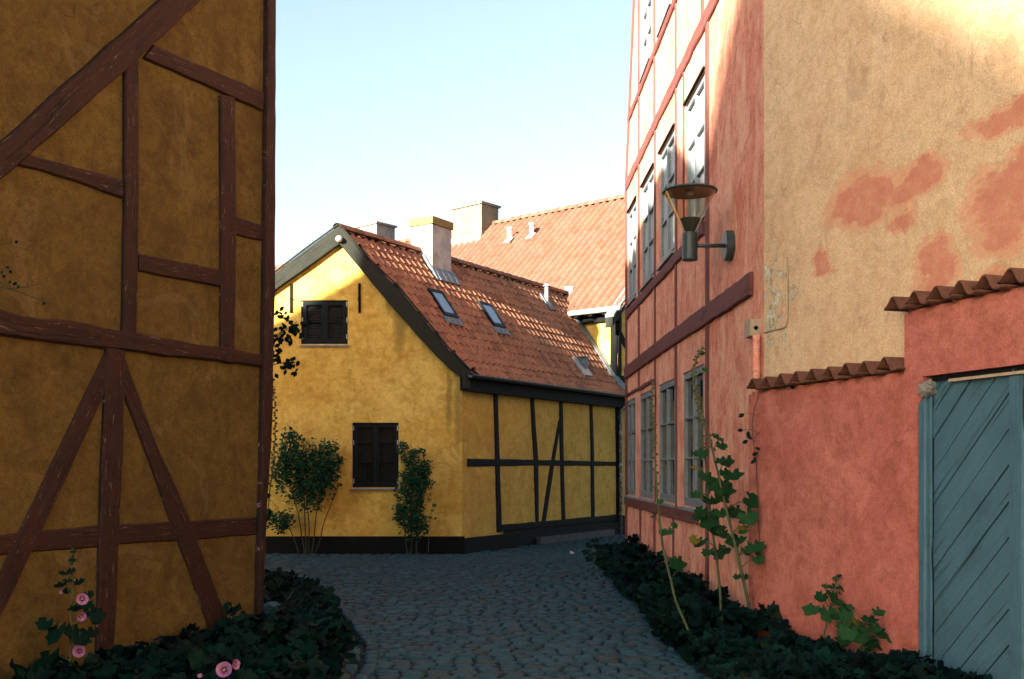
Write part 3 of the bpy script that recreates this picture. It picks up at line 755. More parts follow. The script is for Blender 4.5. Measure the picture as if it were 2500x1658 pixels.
# cottage chimney
cz = pz(CH_Q)
cw, cl = .27, .33
ccn = R0 + rdir * (CH_A + cl) + qdir * (CH_Q - cw - .02); 
ztop = EYE + (HY - 546) / FPX * (ccn - qdir * -cw - rdir * cl).y
mb = MB(); obox(mb, ccn, rdir, qdir, 4.6, ztop, cl, cw); ch = mb.build('chimney', 'limebright', yc)
mb = MB(); obox(mb, ccn, rdir, qdir, ztop + .002, ztop + .15, cl + .035, cw + .035); mb.build('chimney_cap', 'moss_cap', ch)
mb = MB()
zf = pz(CH_Q)
obox(mb, ccn + qdir * .012, rdir, qdir, zf - .25, zf + .10, cl + .03, cw + .012)
for i in range(8):                                     # dressed lead apron over the tiles
    u0 = CH_A - .06 + i * .1; mb.hexa([rp(u0, CH_Q - .06, .0), rp(u0 + .1, CH_Q - .06, .0), rp(u0 + .1, CH_Q + .13, .02), rp(u0, CH_Q + .13, .02), rp(u0, CH_Q - .06, .09), rp(u0 + .1, CH_Q - .06, .09), rp(u0 + .1, CH_Q + .13, .045 + .012 * (i % 2)), rp(u0, CH_Q + .13, .045 + .012 * (i % 2))])
for u in (CH_A - .07, CH_A + 2 * cl + .005):
    mb.hexa([rp(u, .12, .0), rp(u + .07, .12, .0), rp(u + .07, CH_Q, .0), rp(u, CH_Q, .0), rp(u, .12, .10), rp(u + .07, .12, .10), rp(u + .07, CH_Q, .07), rp(u, CH_Q, .07)])
mb.build('flashing', 'lead', ch)
# vent pipe, vent hood, flashing against the far house
va, vq = roof_hit(1335, 742); vp = rp(va, vq)
mb = MB(); mb.lathe(vp, [(.045, -.1), (.045, .42)], 12, cap=True); mb.lathe(vp + Vector((0, 0, .42)), [(.085, 0), (.09, .015), (.03, .06), (.0, .065)], 12); v_ = mb.build('vent_pipe', 'zinc', yc, smooth=False)
mb = MB()
for i in range(3):
    u0 = va - .13 + i * .09; mb.hexa([rp(u0, vq - .16, .0), rp(u0 + .09, vq - .16, .0), rp(u0 + .09, vq + .14, .01), rp(u0, vq + .14, .01), rp(u0, vq - .16, .07), rp(u0 + .09, vq - .16, .07), rp(u0 + .09, vq + .14, .05 + .01 * (i % 2)), rp(u0, vq + .14, .05)])
mb.build('flashing', 'lead', v_)
va, vq = roof_hit(1420, 905); vp = rp(va, vq)
mb = MB(); obox(mb, vp + Vector((0, .06, 0)), rdir, qdir, vp.z - .1, vp.z + .30, .085, .085, .02, .02); obox(mb, vp + Vector((0, .06, 0)), rdir, qdir, vp.z + .301, vp.z + .325, .13, .13); v_ = mb.build('vent_hood', 'lead', yc)
mb = MB()
for i in range(4):
    u0 = va - .18 + i * .09; mb.hexa([rp(u0, vq - .2, .0), rp(u0 + .09, vq - .2, .0), rp(u0 + .09, vq + .13, .01), rp(u0, vq + .13, .01), rp(u0, vq - .2, .07), rp(u0 + .09, vq - .2, .07), rp(u0 + .09, vq + .13, .05 + .012 * (i % 2)), rp(u0, vq + .13, .05 + .012 * (i % 2))])
mb.build('flashing', 'zinc', v_)
mb = MB()                                              # stepped lead along the wall of the far house
for i in range(22):
    q0 = .58 + i * .068; q1 = q0 + .08
    def ah(q):                                         # a where the slope meets the far wall, minus overlap
        b_ = R0 + qdir * q; return (FAR.O - Vector((b_.x, b_.y))).dot(FAR.n) / Vector((rdir.x, rdir.y)).dot(FAR.n)
    j = random.uniform(-.015, .015)
    A, B = rp(ah(q0) - .17 + j, q0, .05), rp(ah(q1) - .17 + j, q1, .05); D, E = rp(ah(q0) + .01, q0, .05), rp(ah(q1) + .01, q1, .05)
    U = Vector((0, 0, .10))
    mb.hexa([A - Vector((0, 0, .05)), B - Vector((0, 0, .05)), E, D, A + Vector((0, 0, .012)), B + Vector((0, 0, .012)), E + U, D + U])
mb.build('flashing', 'lead', yc)

# ================================================================== FAR HOUSE
fh = thing('far_house', FAR.w(0, 0), 'large house behind the cottage with sunlit orange tiled roof and two big chimneys', 'house')
FZ = 5.42; FPIT = .925; FD = 4.0; UL = 27.0           # eave height, slope, half depth, length
mb = MB(); P0 = []
prof = [(0, 0), (0, FZ + .12), (FD, FZ + .12 + FD * FPIT - .05), (2 * FD, FZ + .12), (2 * FD, 0)]
f = [mb.add(FAR.w(0, z, -d)) for d, z in prof]; b = [mb.add(FAR.w(UL, z, -d)) for d, z in prof]
mb.face(*f); mb.face(*b[::-1])
for i in range(5): mb.face(f[i], b[i], b[(i + 1) % 5], f[(i + 1) % 5])
mb.build('wall', 'ochre', fh)
fdir = Vector((-.761, .6488, 0)); fdown = Vector((-.6488, -.761, 0))
def fp(u, d, n=0):                                     # far roof: u along, d horizontal distance in from the wall face
    return FAR.w(u, FZ + .16 + d * FPIT, -d) + (fdown * FPIT + Vector((0, 0, 1))).normalized() * n
mb = MB(); k = [mb.add(fp(-.25, -.25, -.03)), mb.add(fp(UL, -.25, -.03)), mb.add(fp(UL, FD, -.03)), mb.add(fp(-.25, FD, -.03))]
k2 = [mb.add(FAR.w(u, FZ - .1, -2 * FD - .2)) for u in (UL, -.25)]
mb.face(*k); mb.face(k[3], k[2], k2[0], k2[1]); mb.build('roof_deck', 'deck', fh, normals=False)
FT = [pantile(.25, .34, .05, .022, 50 + i) for i in range(10)]; FTM = [var_mesh('roof_tile', v, 'tile_far', False) for v in FT]
tiles = []
fn = (fdown * FPIT + Vector((0, 0, 1))).normalized(); fdn = (fdown - Vector((0, 0, FPIT))).normalized(); fx = fdn.cross(fn)
slope_len = (FD + .25) * math.hypot(1, FPIT); fe = .275; nr = int(slope_len / fe)
for r_ in range(nr + 1):
    s_ = slope_len - .13 - r_ * fe                     # from the ridge down
    if s_ < .03: continue
    d = FD - s_ / math.hypot(1, FPIT)
    for c in range(108):
        u = -.12 + c * .25
        p = fp(u, d)
        if u > 9 and d < 1.4: continue
        if u > 1.9 and d < .2: continue
        m = Matrix(((fx.x, fdn.x, fn.x, 0), (fx.y, fdn.y, fn.y, 0), (fx.z, fdn.z, fn.z, 0), (0, 0, 0, 1)))
        m = Matrix.Translation(p + fn * .012) @ m @ Matrix.Rotation(.05, 4, 'X') @ Matrix.Rotation(random.uniform(-.016, .016), 4, 'Z') @ Matrix.Translation((random.uniform(-.003, .003), 0, random.uniform(-.003, .003)))
        px = CX + FPX * p.x / p.y
        tiles.append((0 if px < 1522 and px > 1240 else 1, p.y, m))
tiles.sort(key=lambda q: (q[0], q[1])); rest = MB()
for i, (_, yy, m) in enumerate(tiles):
    k = random.randrange(10)
    if i < 300: link('roof_tile', FTM[k], fh, m)
    else: rest.merge(FT[k], m)
rest.build('roof_tiles', 'tile_far', fh, normals=False, kind='stuff')
RT2 = [ridge_tile(20 + i, .42, .13) for i in range(4)]; RTM2 = [var_mesh('ridge_tile', v, 'tile_far', True) for v in RT2]
for i in range(74):
    u = i * .36; p = fp(u, FD); link('ridge_tile', random.choice(RTM2), fh, Matrix.Translation(p) @ Matrix.Rotation(math.atan2(-fdir.y, -fdir.x), 4, 'Z') @ Matrix.Rotation(random.uniform(-.02, .02), 4, 'Y'))
# eave gutter, fascia, corner posts, gable strip timbers
mb = MB(); mb.tube([FAR.w(-.3, FZ - .06, .33), FAR.w(1.62, FZ - .06, .33)], .065, 10); mb.build('gutter', 'zinc', fh, smooth=True)
mb = MB(); mb.tube([FAR.w(1.55, FZ - .06, .33), FAR.w(1.56, FZ - .16, .33), FAR.w(1.5, FZ - .30, .22), FAR.w(1.5, FZ - .45, .12)], .045, 8); mb.build('downpipe', 'zinc', fh, smooth=True)
mb = MB(); FAR.box(mb, -.06, 1.9, FZ - .30, FZ - .12, -.04, .10)
mb.build('eave_beam', 'timber_black', fh)
for i in range(4):
    mb = MB(); FAR.box(mb, .12 + i * .42, .24 + i * .42, FZ - .17, FZ - .05, .0, .30); mb.build('rafter_end', 'timber_black', fh)
beam(FAR, [(0.0, FZ - .1), (0.0, 3.0), (0.0, 0)], [(.20, FZ - .1), (.22, 3.0), (.22, 0)], fh, B_, t=.03, px=False)
beam(FARG, [(0.0, FZ + .0), (0, 0)], [(.13, FZ + .0), (.13, 0)], fh, B_, t=.03, px=False)
for z0, z1 in ((3.62, 3.82), (2.66, 2.82), (1.30, 1.48)): beam(FARG, [(.12, z1), (3.5, z1)], [(.12, z0), (3.5, z0)], fh, B_, t=.02, px=False)
beam(FARG, [(.14, 4.9), (1.1, 3.8)], [(.14, 4.62), (.95, 3.8)], fh, B_, t=.018, px=False)
beam(FARG, [(.14, 2.5), (.8, 1.45)], [(.14, 2.2), (.66, 1.45)], fh, B_, t=.018, px=False)
mb = MB(); FARG.box(mb, .0, 7.9, 0, .32, -.05, .05); mb.build('plinth', 'plinth', fh)
# barge board of the right gable
beam(FARG, [(-.45, FZ - .28), (FD, FZ + .10 + FD * FPIT)], [(-.45, FZ - .52), (FD, FZ - .16 + FD * FPIT)], fh, 'verge', t=.16, px=False, name='verge_board')
beam(FARG, [(-.45, FZ - .20), (FD, FZ + .18 + FD * FPIT)], [(-.45, FZ - .275), (FD, FZ + .105 + FD * FPIT)], fh, 'lead', t=.2, px=False, name='verge_trim')
# lead valley where the cottage ridge meets this roof
mb = MB()
p0, p1 = PX(1392, 705, 26.6), PX(1378, 770, 25.9); w3 = Vector((.17, -.06, 0))
mb.hexa([p0 - w3 * .7, p0 + w3 * .7, p1 + w3 * .6, p1 - w3 * .6, p0 - w3 * .7 + Vector((-.03, -.03, .06)), p0 + w3 * .7 + Vector((-.03, -.03, .06)), p1 + w3 * .6 + Vector((-.03, -.03, .05)), p1 - w3 * .6 + Vector((-.03, -.03, .05))])
mb.build('valley_flashing', 'lead', fh)
# far chimneys (front corner pixel, top y, widths)
for cpx, topy, w1, w2, mt, dd in ((1177, 497, 1.27, .80, 'limeyellow', -.62), (919, 546, 1.30, .85, 'limewhite', -.45)):
    best = None
    for i in range(0, 400):
        u = i * .05; p = FAR.w(u, 0, -(FD + dd)); e = abs(CX + FPX * p.x / p.y - cpx)
        if best is None or e < best[0]: best = (e, u, p)
    _, u0, p = best; zt = EYE + (HY - topy) / FPX * p.y
    c = p + fdir * (w1 / 2) - fdown * (w2 / 2)
    mb = MB(); obox(mb, c, fdir, fdown, FZ + 2.2, zt, w1 / 2, w2 / 2); ch = mb.build('chimney', mt, fh)
    mb = MB(); obox(mb, c, fdir, fdown, zt + .002, zt + .07, w1 / 2 + .05, w2 / 2 + .05, .02, .02); mb.build('chimney_cap', 'limewhite', ch)
    zb = FZ + .16 + (FD + dd) * FPIT
    mb = MB(); obox(mb, c + fdown * .05, fdir, fdown, zb - .5, zb + .16, w1 / 2 + .10, w2 / 2 + .10, -.09, -.09); mb.build('flashing', 'lead' if mt == 'limewhite' else 'zinc', ch)
    mb = MB(); cc_ = c - fdir * (.22) + fdown * .1
    mb.lathe(Vector((cc_.x, cc_.y, zt + .07)), [(.05, 0), (.05, .09)], 10, cap=True); mb.lathe(Vector((cc_.x, cc_.y, zt + .16)), [(.17, 0), (.16, .02), (.05, .05), (0, .055)], 12); mb.build('chimney_pot', 'lead', ch)
    if cpx > 1000:
        cc_ = c - fdir * -.42
# white vent pipes
for px, py in ((1244, 590), (1298, 580)):
    best = None
    for i in range(40, 400):
        d = i * .01; z = FZ + .16 + d * FPIT; Y = (z - EYE) * FPX / (HY - py); X = (px - CX) / FPX * Y
        v = Vector((X, Y)) - FAR.O; e = abs(-v.dot(FAR.n) - d)
        if best is None or e < best[0]: best = (e, d, X, Y, z, v.dot(FAR.d))
    _, d, X, Y, z, u = best
    mb = MB(); mb.lathe((X, Y, z), [(.07, -.15), (.07, .36)], 12, cap=True); mb.lathe((X, Y, z + .36), [(.10, 0), (.10, .05), (.03, .08), (0, .082)], 12); v_ = mb.build('vent_pipe', 'white', fh)
    mb = MB(); q = [fp(u - .10, d + .10, .05), fp(u + .10, d + .10, .05), fp(u + .13, d - .10, .06), fp(u - .13, d - .10, .06)]; mb.prism(q, fn * .02); mb.build('flashing', 'white', v_)

# small white lamp under the cottage gable peak
gl_ = thing('gable_lamp', GABLE.w(*GABLE.sz(831, 592), .1), 'small round white lamp under the peak of the cottage gable', 'lamp')
c0 = GABLE.w(*GABLE.sz(831, 588), .16)
mb = MB(); mb.lathe(c0, [(.0, -.055), (.045, -.045), (.065, -.01), (.062, .02), (.03, .055), (0, .06)], 12); mb.build('shade', 'white', gl_, smooth=True)
mb = MB(); mb.tube([c0 + Vector((0, .06, -.02)), GABLE.w(*GABLE.sz(831, 594), .09)], .03, 8); mb.build('bracket', 'timber_black', gl_)

# ================================================================== RED HOUSE
rh = thing('red_house', RED.w(0, 0), 'tall red limewashed half-timbered house with rows of grey windows on the right', 'house')
def rY(Y): return (Y - 9.41) / .9998
FARS = rY(19.35)
GW = [(19.22, 18.12), (17.56, 16.10), (15.58, 14.16), (13.60, 12.24)]
FW = [(19.1, 18.0), (17.35, 16.05), (15.50, 14.22), (13.42, 12.20)]
SW = [(17.35, 16.3), (15.5, 14.4)]
holes = []
for y1, y0 in GW: holes.append((rY(y0), rY(y1), 1.11, 2.83))
for y1, y0 in FW: holes.append((rY(y0), rY(y1), 4.58, 6.27))
for y1, y0 in SW: holes.append((rY(y0), rY(y1), 8.06, 9.60))
out = [(.12, .09), (FARS, .09), (FARS + .05, 6.7), (rY(18.0), 10.6), (.12, 10.6)]
mb = wallmesh(RED, out, holes, 6.5, .16); mb.build('wall', 'red', rh)
mb = MB(); mb.prism([RED.w(-.3, z, o) for o, z in ((.35, 10.62), (.35, 10.72), (-3.2, 14.2), (-7.0, 10.6))], Vector((RED.d.x, RED.d.y, 0)) * (FARS - .9))
mb.build('roof', 'tile_far', rh)
mb = MB(); RED.box(mb, .16, FARS - .02, -.1, .10, -.1, .035); mb.build('plinth', 'greyplinth', rh)
for i, h in enumerate(holes):
    window(RED, rh, *h, 'frame_grey', rows=3, cas=2, rec=.015 if i < 4 else .02, fw=.05, sw=.045, bw=.022, sill=.06 if i < 4 else .05, gm='glass' if i < 4 else 'glass_pale')
    if i >= 4:                                        # drip board over the upper windows
        mb = MB(); RED.box(mb, h[0] - .03, h[1] + .03, h[3] + .004, h[3] + .03, -.02, .03); mb.build('drip_board', 'timber_black', rh)
T = 'timber_rose'
def rv(Y, z0, z1, w=.13, dY=0.0, t=.018, mat=T): beam(RED, [(rY(Y + dY), z1), (rY(Y), z0)], [(rY(Y + dY) - w, z1), (rY(Y) - w, z0)], rh, mat, t=t, px=False, jit=.008)
def rhz(z, th, Ya, Yb, dz=0.0, t=.03, mat=T): beam(RED, [(rY(Yb), z + th / 2), (rY((Ya + Yb) / 2), z + th / 2 + dz), (rY(Ya), z + th / 2)], [(rY(Yb), z - th / 2), (rY((Ya + Yb) / 2), z - th / 2 + dz), (rY(Ya), z - th / 2)], rh, mat, t=t, px=False, jit=.012)
rhz(3.36, .23, 19.33, 9.93, .02, t=.04)
rhz(4.42, .16, 19.2, 12.2, 0)
rhz(6.83, .20, 19.3, 11.2, .01)
rhz(7.95, .14, 19.0, 12.0)
rhz(.99, .17, 19.3, 12.55, .0, t=.045)
rhz(2.94, .07, 19.3, 15.9)
rv(12.10, .08, 6.8, .15, .0); rv(12.35, 6.9, 10.5, .12)
rv(14.12, 2.7, 4.4, .09); rv(14.10, 4.4, 10.5, .09, .1); rv(13.55, 4.5, 6.8, .07)
rv(15.95, 2.8, 6.8, .11); rv(16.0, 6.9, 10.5, .11)
rv(17.7, 2.9, 10.5, .12); rv(17.5, .08, .92, .1); rv(15.98, .08, .92, .11); rv(14.35, .08, .92, .1); rv(14.08, .98, 3.3, .06); rv(15.9, .98, 2.9, .08)
rv(19.31, .08, 6.7, .12, t=.03)
beam(RED, [(FARS + .04, 6.7), (rY(18.0) - .01, 10.5)], [(FARS - .08, 6.7), (rY(18.0) - .13, 10.5)], rh, T, t=.03, px=False)

# ================================================================== PEACH HOUSE behind the garden wall
ph = thing('peach_house', PEACH.w(0, 0), 'peach plastered house wall with worn red patches above the garden wall, at the right', 'house')
M = plaster('peach_plaster_worn', (0.80, 0.54, 0.31), (0.84, 0.59, 0.355), (0.72, 0.45, 0.24), lo=.4, hi=.62, bump=.4)
pos = M.pos()
wob = M.n.new('ShaderNodeTexNoise'); wob.inputs['Scale'].default_value = 2.6; wob.inputs['Detail'].default_value = 7; wob.inputs['Roughness'].default_value = .68; M.link(M.mapping(pos, (1, 1, 1.7)), wob.inputs['Vector'])
def vmath(op, a, b):
    n = M.n.new('ShaderNodeVectorMath'); n.operation = op
    for i, v in enumerate((a, b)):
        if isinstance(v, (tuple, Vector)): n.inputs[i].default_value = tuple(v)
        else: M.link(v, n.inputs[i])
    return n
wv = vmath('MULTIPLY', vmath('SUBTRACT', wob.outputs['Color'], (.5, .5, .5)).outputs[0], (.55, .55, .42)).outputs[0]
wp = vmath('ADD', pos, wv).outputs[0]
acc = None; core = None
for px, py, rx, rz in ((2105, 485, 110, 78), (2245, 420, 70, 38), (2235, 450, 95, 62), (2455, 290, 110, 45), (2450, 500, 110, 120), (2285, 650, 72, 82), (2420, 690, 55, 50), (2012, 640, 26, 32), (2490, 420, 90, 70), (2200, 545, 40, 30)):
    a, z = PEACH.sz(px, py); a1, _ = PEACH.sz(px + rx, py); _, z1 = PEACH.sz(px, py - rz)
    c = PEACH.w(a, z); ra, rzz = abs(a1 - a), abs(z1 - z)
    dlt = vmath('SUBTRACT', wp, c).outputs[0]
    dt = vmath('DOT_PRODUCT', dlt, (PEACH.d.x / ra, PEACH.d.y / ra, 0)).outputs['Value']; dz = vmath('DOT_PRODUCT', dlt, (0, 0, 1 / rzz)).outputs['Value']
    r2 = M.math('ADD', M.math('MULTIPLY', dt, dt), M.math('MULTIPLY', dz, dz))
    o_ = M.ramp(r2, 1.03, .86); i_ = M.ramp(r2, .60, .42)
    acc = o_ if acc is None else M.math('MAXIMUM', acc, o_); core = i_ if core is None else M.math('MAXIMUM', core, i_)
a = M.mix(M.math('MULTIPLY', acc, M.ramp(M.noise(6, 6, .7), .3, .6, .30, .62)), M.a, kk_((0.80, 0.34, 0.19)))
a = M.mix(M.math('MULTIPLY', core, M.ramp(M.noise(9, 7, .75), .32, .6, .30, .75)), a, kk_((0.62, 0.185, 0.125)))
pl_a = vmath('DOT_PRODUCT', vmath('SUBTRACT', pos, PEACH.w(0, 0)).outputs[0], (PEACH.d.x, PEACH.d.y, 0)).outputs['Value']
sp_ = M.n.new('ShaderNodeSeparateXYZ'); M.link(pos, sp_.inputs[0])
near = M.math('MULTIPLY', M.ramp(pl_a, .95, .1), M.math('MULTIPLY', M.ramp(sp_.outputs[2], 2.45, 2.8), M.ramp(sp_.outputs[2], 3.9, 3.2)))
pe = M.noise(5.5, 7, .72, dist=.5); peel = M.ramp(M.math('ADD', pe, M.math('MULTIPLY', near, .17)), .665, .695)
a = M.mix(peel, a, M.mix(M.ramp(M.noise(20, 4, .6), .4, .6), kk_((0.74, 0.73, 0.52)), kk_((0.44, 0.30, 0.17))))
pit = M.ramp(M.noise(7.5, 5, .6, vec=M.mapping(pos, (1, 1, 2.2), loc=(3, 1, 9))), .735, .76)
a = M.mix(pit, a, (0.12, 0.055, 0.03))
M.color(a); M.bump(acc, .35, -.01); M.bump(peel, .5, -.012); M.bump(pit, .8, -.03); M.bump(M.noise(3.5, 5, .6, vec=M.mapping(pos, (1, 1, 4))), .3, .02)
MATS['peach'] = M.m
mb = wallmesh(PEACH, [(0, 0), (19, 0), (19, 7.6), (0, 7.6)], [], 5.0); mb.build('wall', 'peach', ph)
mb = MB(); mb.prism([PEACH.w(-.1, z, o) for o, z in ((.3, 7.62), (.3, 7.74), (-2.6, 10.8), (-5.4, 7.6))], Vector((PEACH.d.x, PEACH.d.y, 0)) * 19.6); mb.build('roof', 'tile_far', ph)

# ================================================================== GARDEN WALL with tile coping
gwl = thing('garden_wall', GATE.w(0, 0), 'red plastered garden wall with wavy clay coping around the blue gate', 'wall')
sstep = GATE.sz(2208, 900)[0]; s0 = GATE.sz(2239, 1200)[0]; s1 = s0 + 2.3; ZL = 2.27; ZH = 2.70; ZO = 2.24
out = [(-.05, .05), (s0, .05), (s0, 2.02), (s0 + .05, 2.10), (s0 + .06, ZO), (s1, ZO), (s1, .05), (14.5, .05), (14.5, ZH), (sstep, ZH), (sstep, ZL), (-.05, ZL)]
mb = wallmesh(GATE, out, [], .155); mb.build('wall', 'gatewall', gwl)
mb = MB(); GATE.box(mb, -.05, s0 - .01, 0, .065, -.1, .03); mb.build('plinth', 'greyplinth', gwl)
CT = [pantile(.225, .32, .045, .014, 90 + i, n=10, under=True) for i in range(6)]; CTM = [var_mesh('coping_tile', v, 'tile_cap', True) for v in CT]
tilt = R(1)
def coping(a, z):
    x = Vector((GATE.d.x, GATE.d.y, 0)); o = Vector((GATE.n.x, GATE.n.y, 0))
    dn = (o * math.cos(tilt) - Vector((0, 0, math.sin(tilt)))).normalized(); nz = dn.cross(x) if dn.cross(x).z > 0 else -dn.cross(x)
    if x.cross(dn).dot(nz) < 0: x = -x
    m = Matrix(((x.x, dn.x, nz.x, 0), (x.y, dn.y, nz.y, 0), (x.z, dn.z, nz.z, 0), (0, 0, 0, 1)))
    p = GATE.w(a, z, -.085)
    return Matrix.Translation(p) @ m @ Matrix.Rotation(random.uniform(-.03, .03), 4, 'Z') @ Matrix.Rotation(random.uniform(-.04, .04) - .07, 4, 'Y') @ Matrix.Translation((0, 0, random.uniform(-.004, .004)))
nl = max(4, round((sstep - .12) / .215))
for i in range(nl): link('coping_tile', CTM[i % 6], gwl, coping(.17 + i * (sstep - .17 - .10) / (nl - 1), ZL + .075))
for i in range(62): link('coping_tile', CTM[(i * 5) % 6], gwl, coping(sstep + .0 + i * .222, ZH + .075))
mb = MB(); GATE.box(mb, -.04, sstep - .01, ZL + .002, ZL + .025, -.15, -.03); GATE.box(mb, sstep + .01, 14.4, ZH + .002, ZH + .025, -.15, -.03); mb.build('mortar_bed', 'gatewall', gwl)
mb = MB(); GATE.box(mb, s0 + .12, s1 - .02, ZO - .035, ZO - .003, -.13, -.03); mb.build('lintel_shadow_strip', 'timber_black', gwl)  # black strip standing in for the shadow gap over the gate
mb = MB(); GATE.box(mb, s0 + .30, s1 - .02, ZO - .056, ZO - .037, -.05, -.012); mb.build('lintel_strip', 'box', gwl)
mb = MB(); c = GATE.w(s0 + .085, 2.155, -.02)
for i in range(7):
    for j in range(9):
        th, ph2 = math.pi * i / 6, 2 * math.pi * j / 9; v = Vector((math.sin(th) * math.cos(ph2) * 1.25, math.sin(th) * math.sin(ph2), math.cos(th) * 1.1)); mb.add(c + v * .055 * (1 + .55 * mnoise.noise(v * 1.7 + Vector((3, 1, 0)))))
for i in range(6):
    for j in range(9): mb.face(i * 9 + j, i * 9 + (j + 1) % 9, (i + 1) * 9 + (j + 1) % 9, (i + 1) * 9 + j)
mb.build('broken_corbel', 'stone_pale', gwl)

# ================================================================== GATE
gt = thing('plank_gate', GATE.w(s0, 0), 'grey-blue wooden gate of diagonal planks in the red garden wall', 'gate')
def clip(poly, f):
    out = []
    for p, q in zip(poly, poly[1:] + poly[:1]):
        a, b = f(p), f(q)
        if a >= 0: out.append(p)
        if (a >= 0) != (b >= 0): t = a / (a - b); out.append((p[0] + (q[0] - p[0]) * t, p[1] + (q[1] - p[1]) * t))
    return out
gj = GATE.sz(2262, 1200)[0]; gs = GATE.sz(2449, 1200)[0]; ge = GATE.sz(2489, 1200)[0]
beam(GATE, [(s0 - .004, .04), (s0 - .004, 2.04)], [(gj - .02, .04), (gj - .02, 2.10)], gt, 'gate_paint', t=-.012, px=False, jit=.003, name='jamb')
beam(GATE, [(gj - .02, .04), (gj - .02, 2.16)], [(gj, .04), (gj, 2.19)], gt, 'gate_paint', t=-.04, px=False, jit=.002, name='jamb_bead')
beam(GATE, [(gs, .04), (gs, ZO - .02)], [(ge, .04), (ge, ZO - .02)], gt, 'gate_paint', t=-.03, px=False, jit=.002, name='stile')
mb = MB(); GATE.box(mb, s0 - .01, 4.8, .03, ZO + .01, -.14, -.10); mb.build('backing', 'dark', gt)
za = GATE.sz(2263, 1234)[1]; zb = GATE.sz(2449, 954)[1]; kk = (zb - za) / (gs - gj); step = (GATE.sz(2263, 1069)[1] - GATE.sz(2263, 1631)[1]) / 7
for i in range(-9, 9):
    g = .006
    f_lo = lambda p: p[1] - (za + i * step + g + kk * (p[0] - gj)); f_hi = lambda p: (za + (i + 1) * step - g + kk * (p[0] - gj)) - p[1]
    poly = clip(clip([(gj + .003, .05), (gs - .002, .05), (gs - .002, ZO - .004), (gj + .003, ZO - .004)], f_lo), f_hi)
    if len(poly) < 3: continue
    mb = MB(); o = -.055 + random.uniform(-.004, .004)
    cx_ = sum(p[0] for p in poly) / len(poly); cy_ = sum(p[1] for p in poly) / len(poly)
    def puv(p): return ((p[1] - kk * p[0]) * .7 + i * 3.3, (p[0] + p[1]) * .7)
    b0 = [mb.add(GATE.w(p[0], p[1], -.09), puv(p)) for p in poly]; b1 = [mb.add(GATE.w(p[0], p[1], o - .004), puv(p)) for p in poly]
    ins = [(p[0] + (cx_ - p[0]) * .012, p[1] + (cy_ - p[1]) * .02) for p in poly]; b2 = [mb.add(GATE.w(p[0], p[1], o), puv(p)) for p in ins]
    n = len(poly)
    for u, v in ((b0, b1), (b1, b2)):
        for j in range(n): mb.face(u[j], u[(j + 1) % n], v[(j + 1) % n], v[j])
    mb.face(*b2); mb.build('plank', 'gate_paint', gt)
beam(GATE, [(ge + .02, .04), (ge + .02, ZO - .02)], [(ge + .14, .04), (ge + .14, ZO - .02)], gt, 'gate_paint', t=-.03, px=False, jit=.002, name='stile')
for i in range(-4, 9):
    lo_ = clip(clip([(ge + .143, .05), (s1 - .06, .05), (s1 - .06, ZO - .004), (ge + .143, ZO - .004)], lambda p: p[1] - (.2 + i * step + .004 - kk * (p[0] - ge - .7))), lambda p: (.2 + (i + 1) * step - .004 - kk * (p[0] - ge - .7)) - p[1])
    if len(lo_) >= 3:
        mb = MB(); mb.prism([GATE.w(p[0], p[1], -.055) for p in lo_], GATE.n3() * -.035); mb.build('plank', 'gate_paint', gt)

# ================================================================== WALL LAMP
pa, pzz = RED.sz(1787, 600)
wl_ = thing('wall_lamp', RED.w(pa, pzz), 'grey-green street lamp with clear cone glass on a bracket on the red wall', 'lamp')
base = RED.w(pa, pzz); rn = RED.n3()
mb = MB(); mb.lathe(base + rn * .0, [(.0, .0), (.155, .0), (.158, .012), (.158, .07), (.145, .082), (.0, .084)], 28, axis=rn); mb.build('back_plate', 'lampgreen', wl_)
ax = base + rn * .44
mb = MB(); mb.tube([base + rn * .07, ax], .021, 12); mb.build('arm', 'lampgreen', wl_, smooth=True)
mb = MB(); mb.lathe(ax, [(0, -.155), (.075, -.155), (.08, -.148), (.08, .125), (.072, .132), (0, .134)], 28); mb.build('body', 'lampgreen', wl_)
mb = MB(); mb.lathe(ax, [(.0, .135), (.045, .135), (.11, .275), (.105, .277), (.0, .272)], 28); mb.build('lamp_holder', 'lampgreen', wl_)
mb = MB(); mb.lathe(ax, [(.058, .137), (.265, .547)], 48); mb.build('glass_cone', 'lamp_glass', wl_, smooth=True)
mb = MB(); mb.lathe(ax, [(.262, .546), (.283, .552), (.287, .562), (.275, .574), (.14, .59), (0, .594)], 40); tp = mb.build('top_disc', 'lampgreen', wl_)
mb = MB(); mb.lathe(ax, [(.27, .548), (.262, .556), (.0, .566)], 40); mb.build('reflector', 'lampcream', tp)
mb = MB(); mb.lathe(ax, [(.0, .515), (.035, .52), (.05, .54), (.05, .563)], 16); mb.build('bulb_socket', 'zinc', tp)

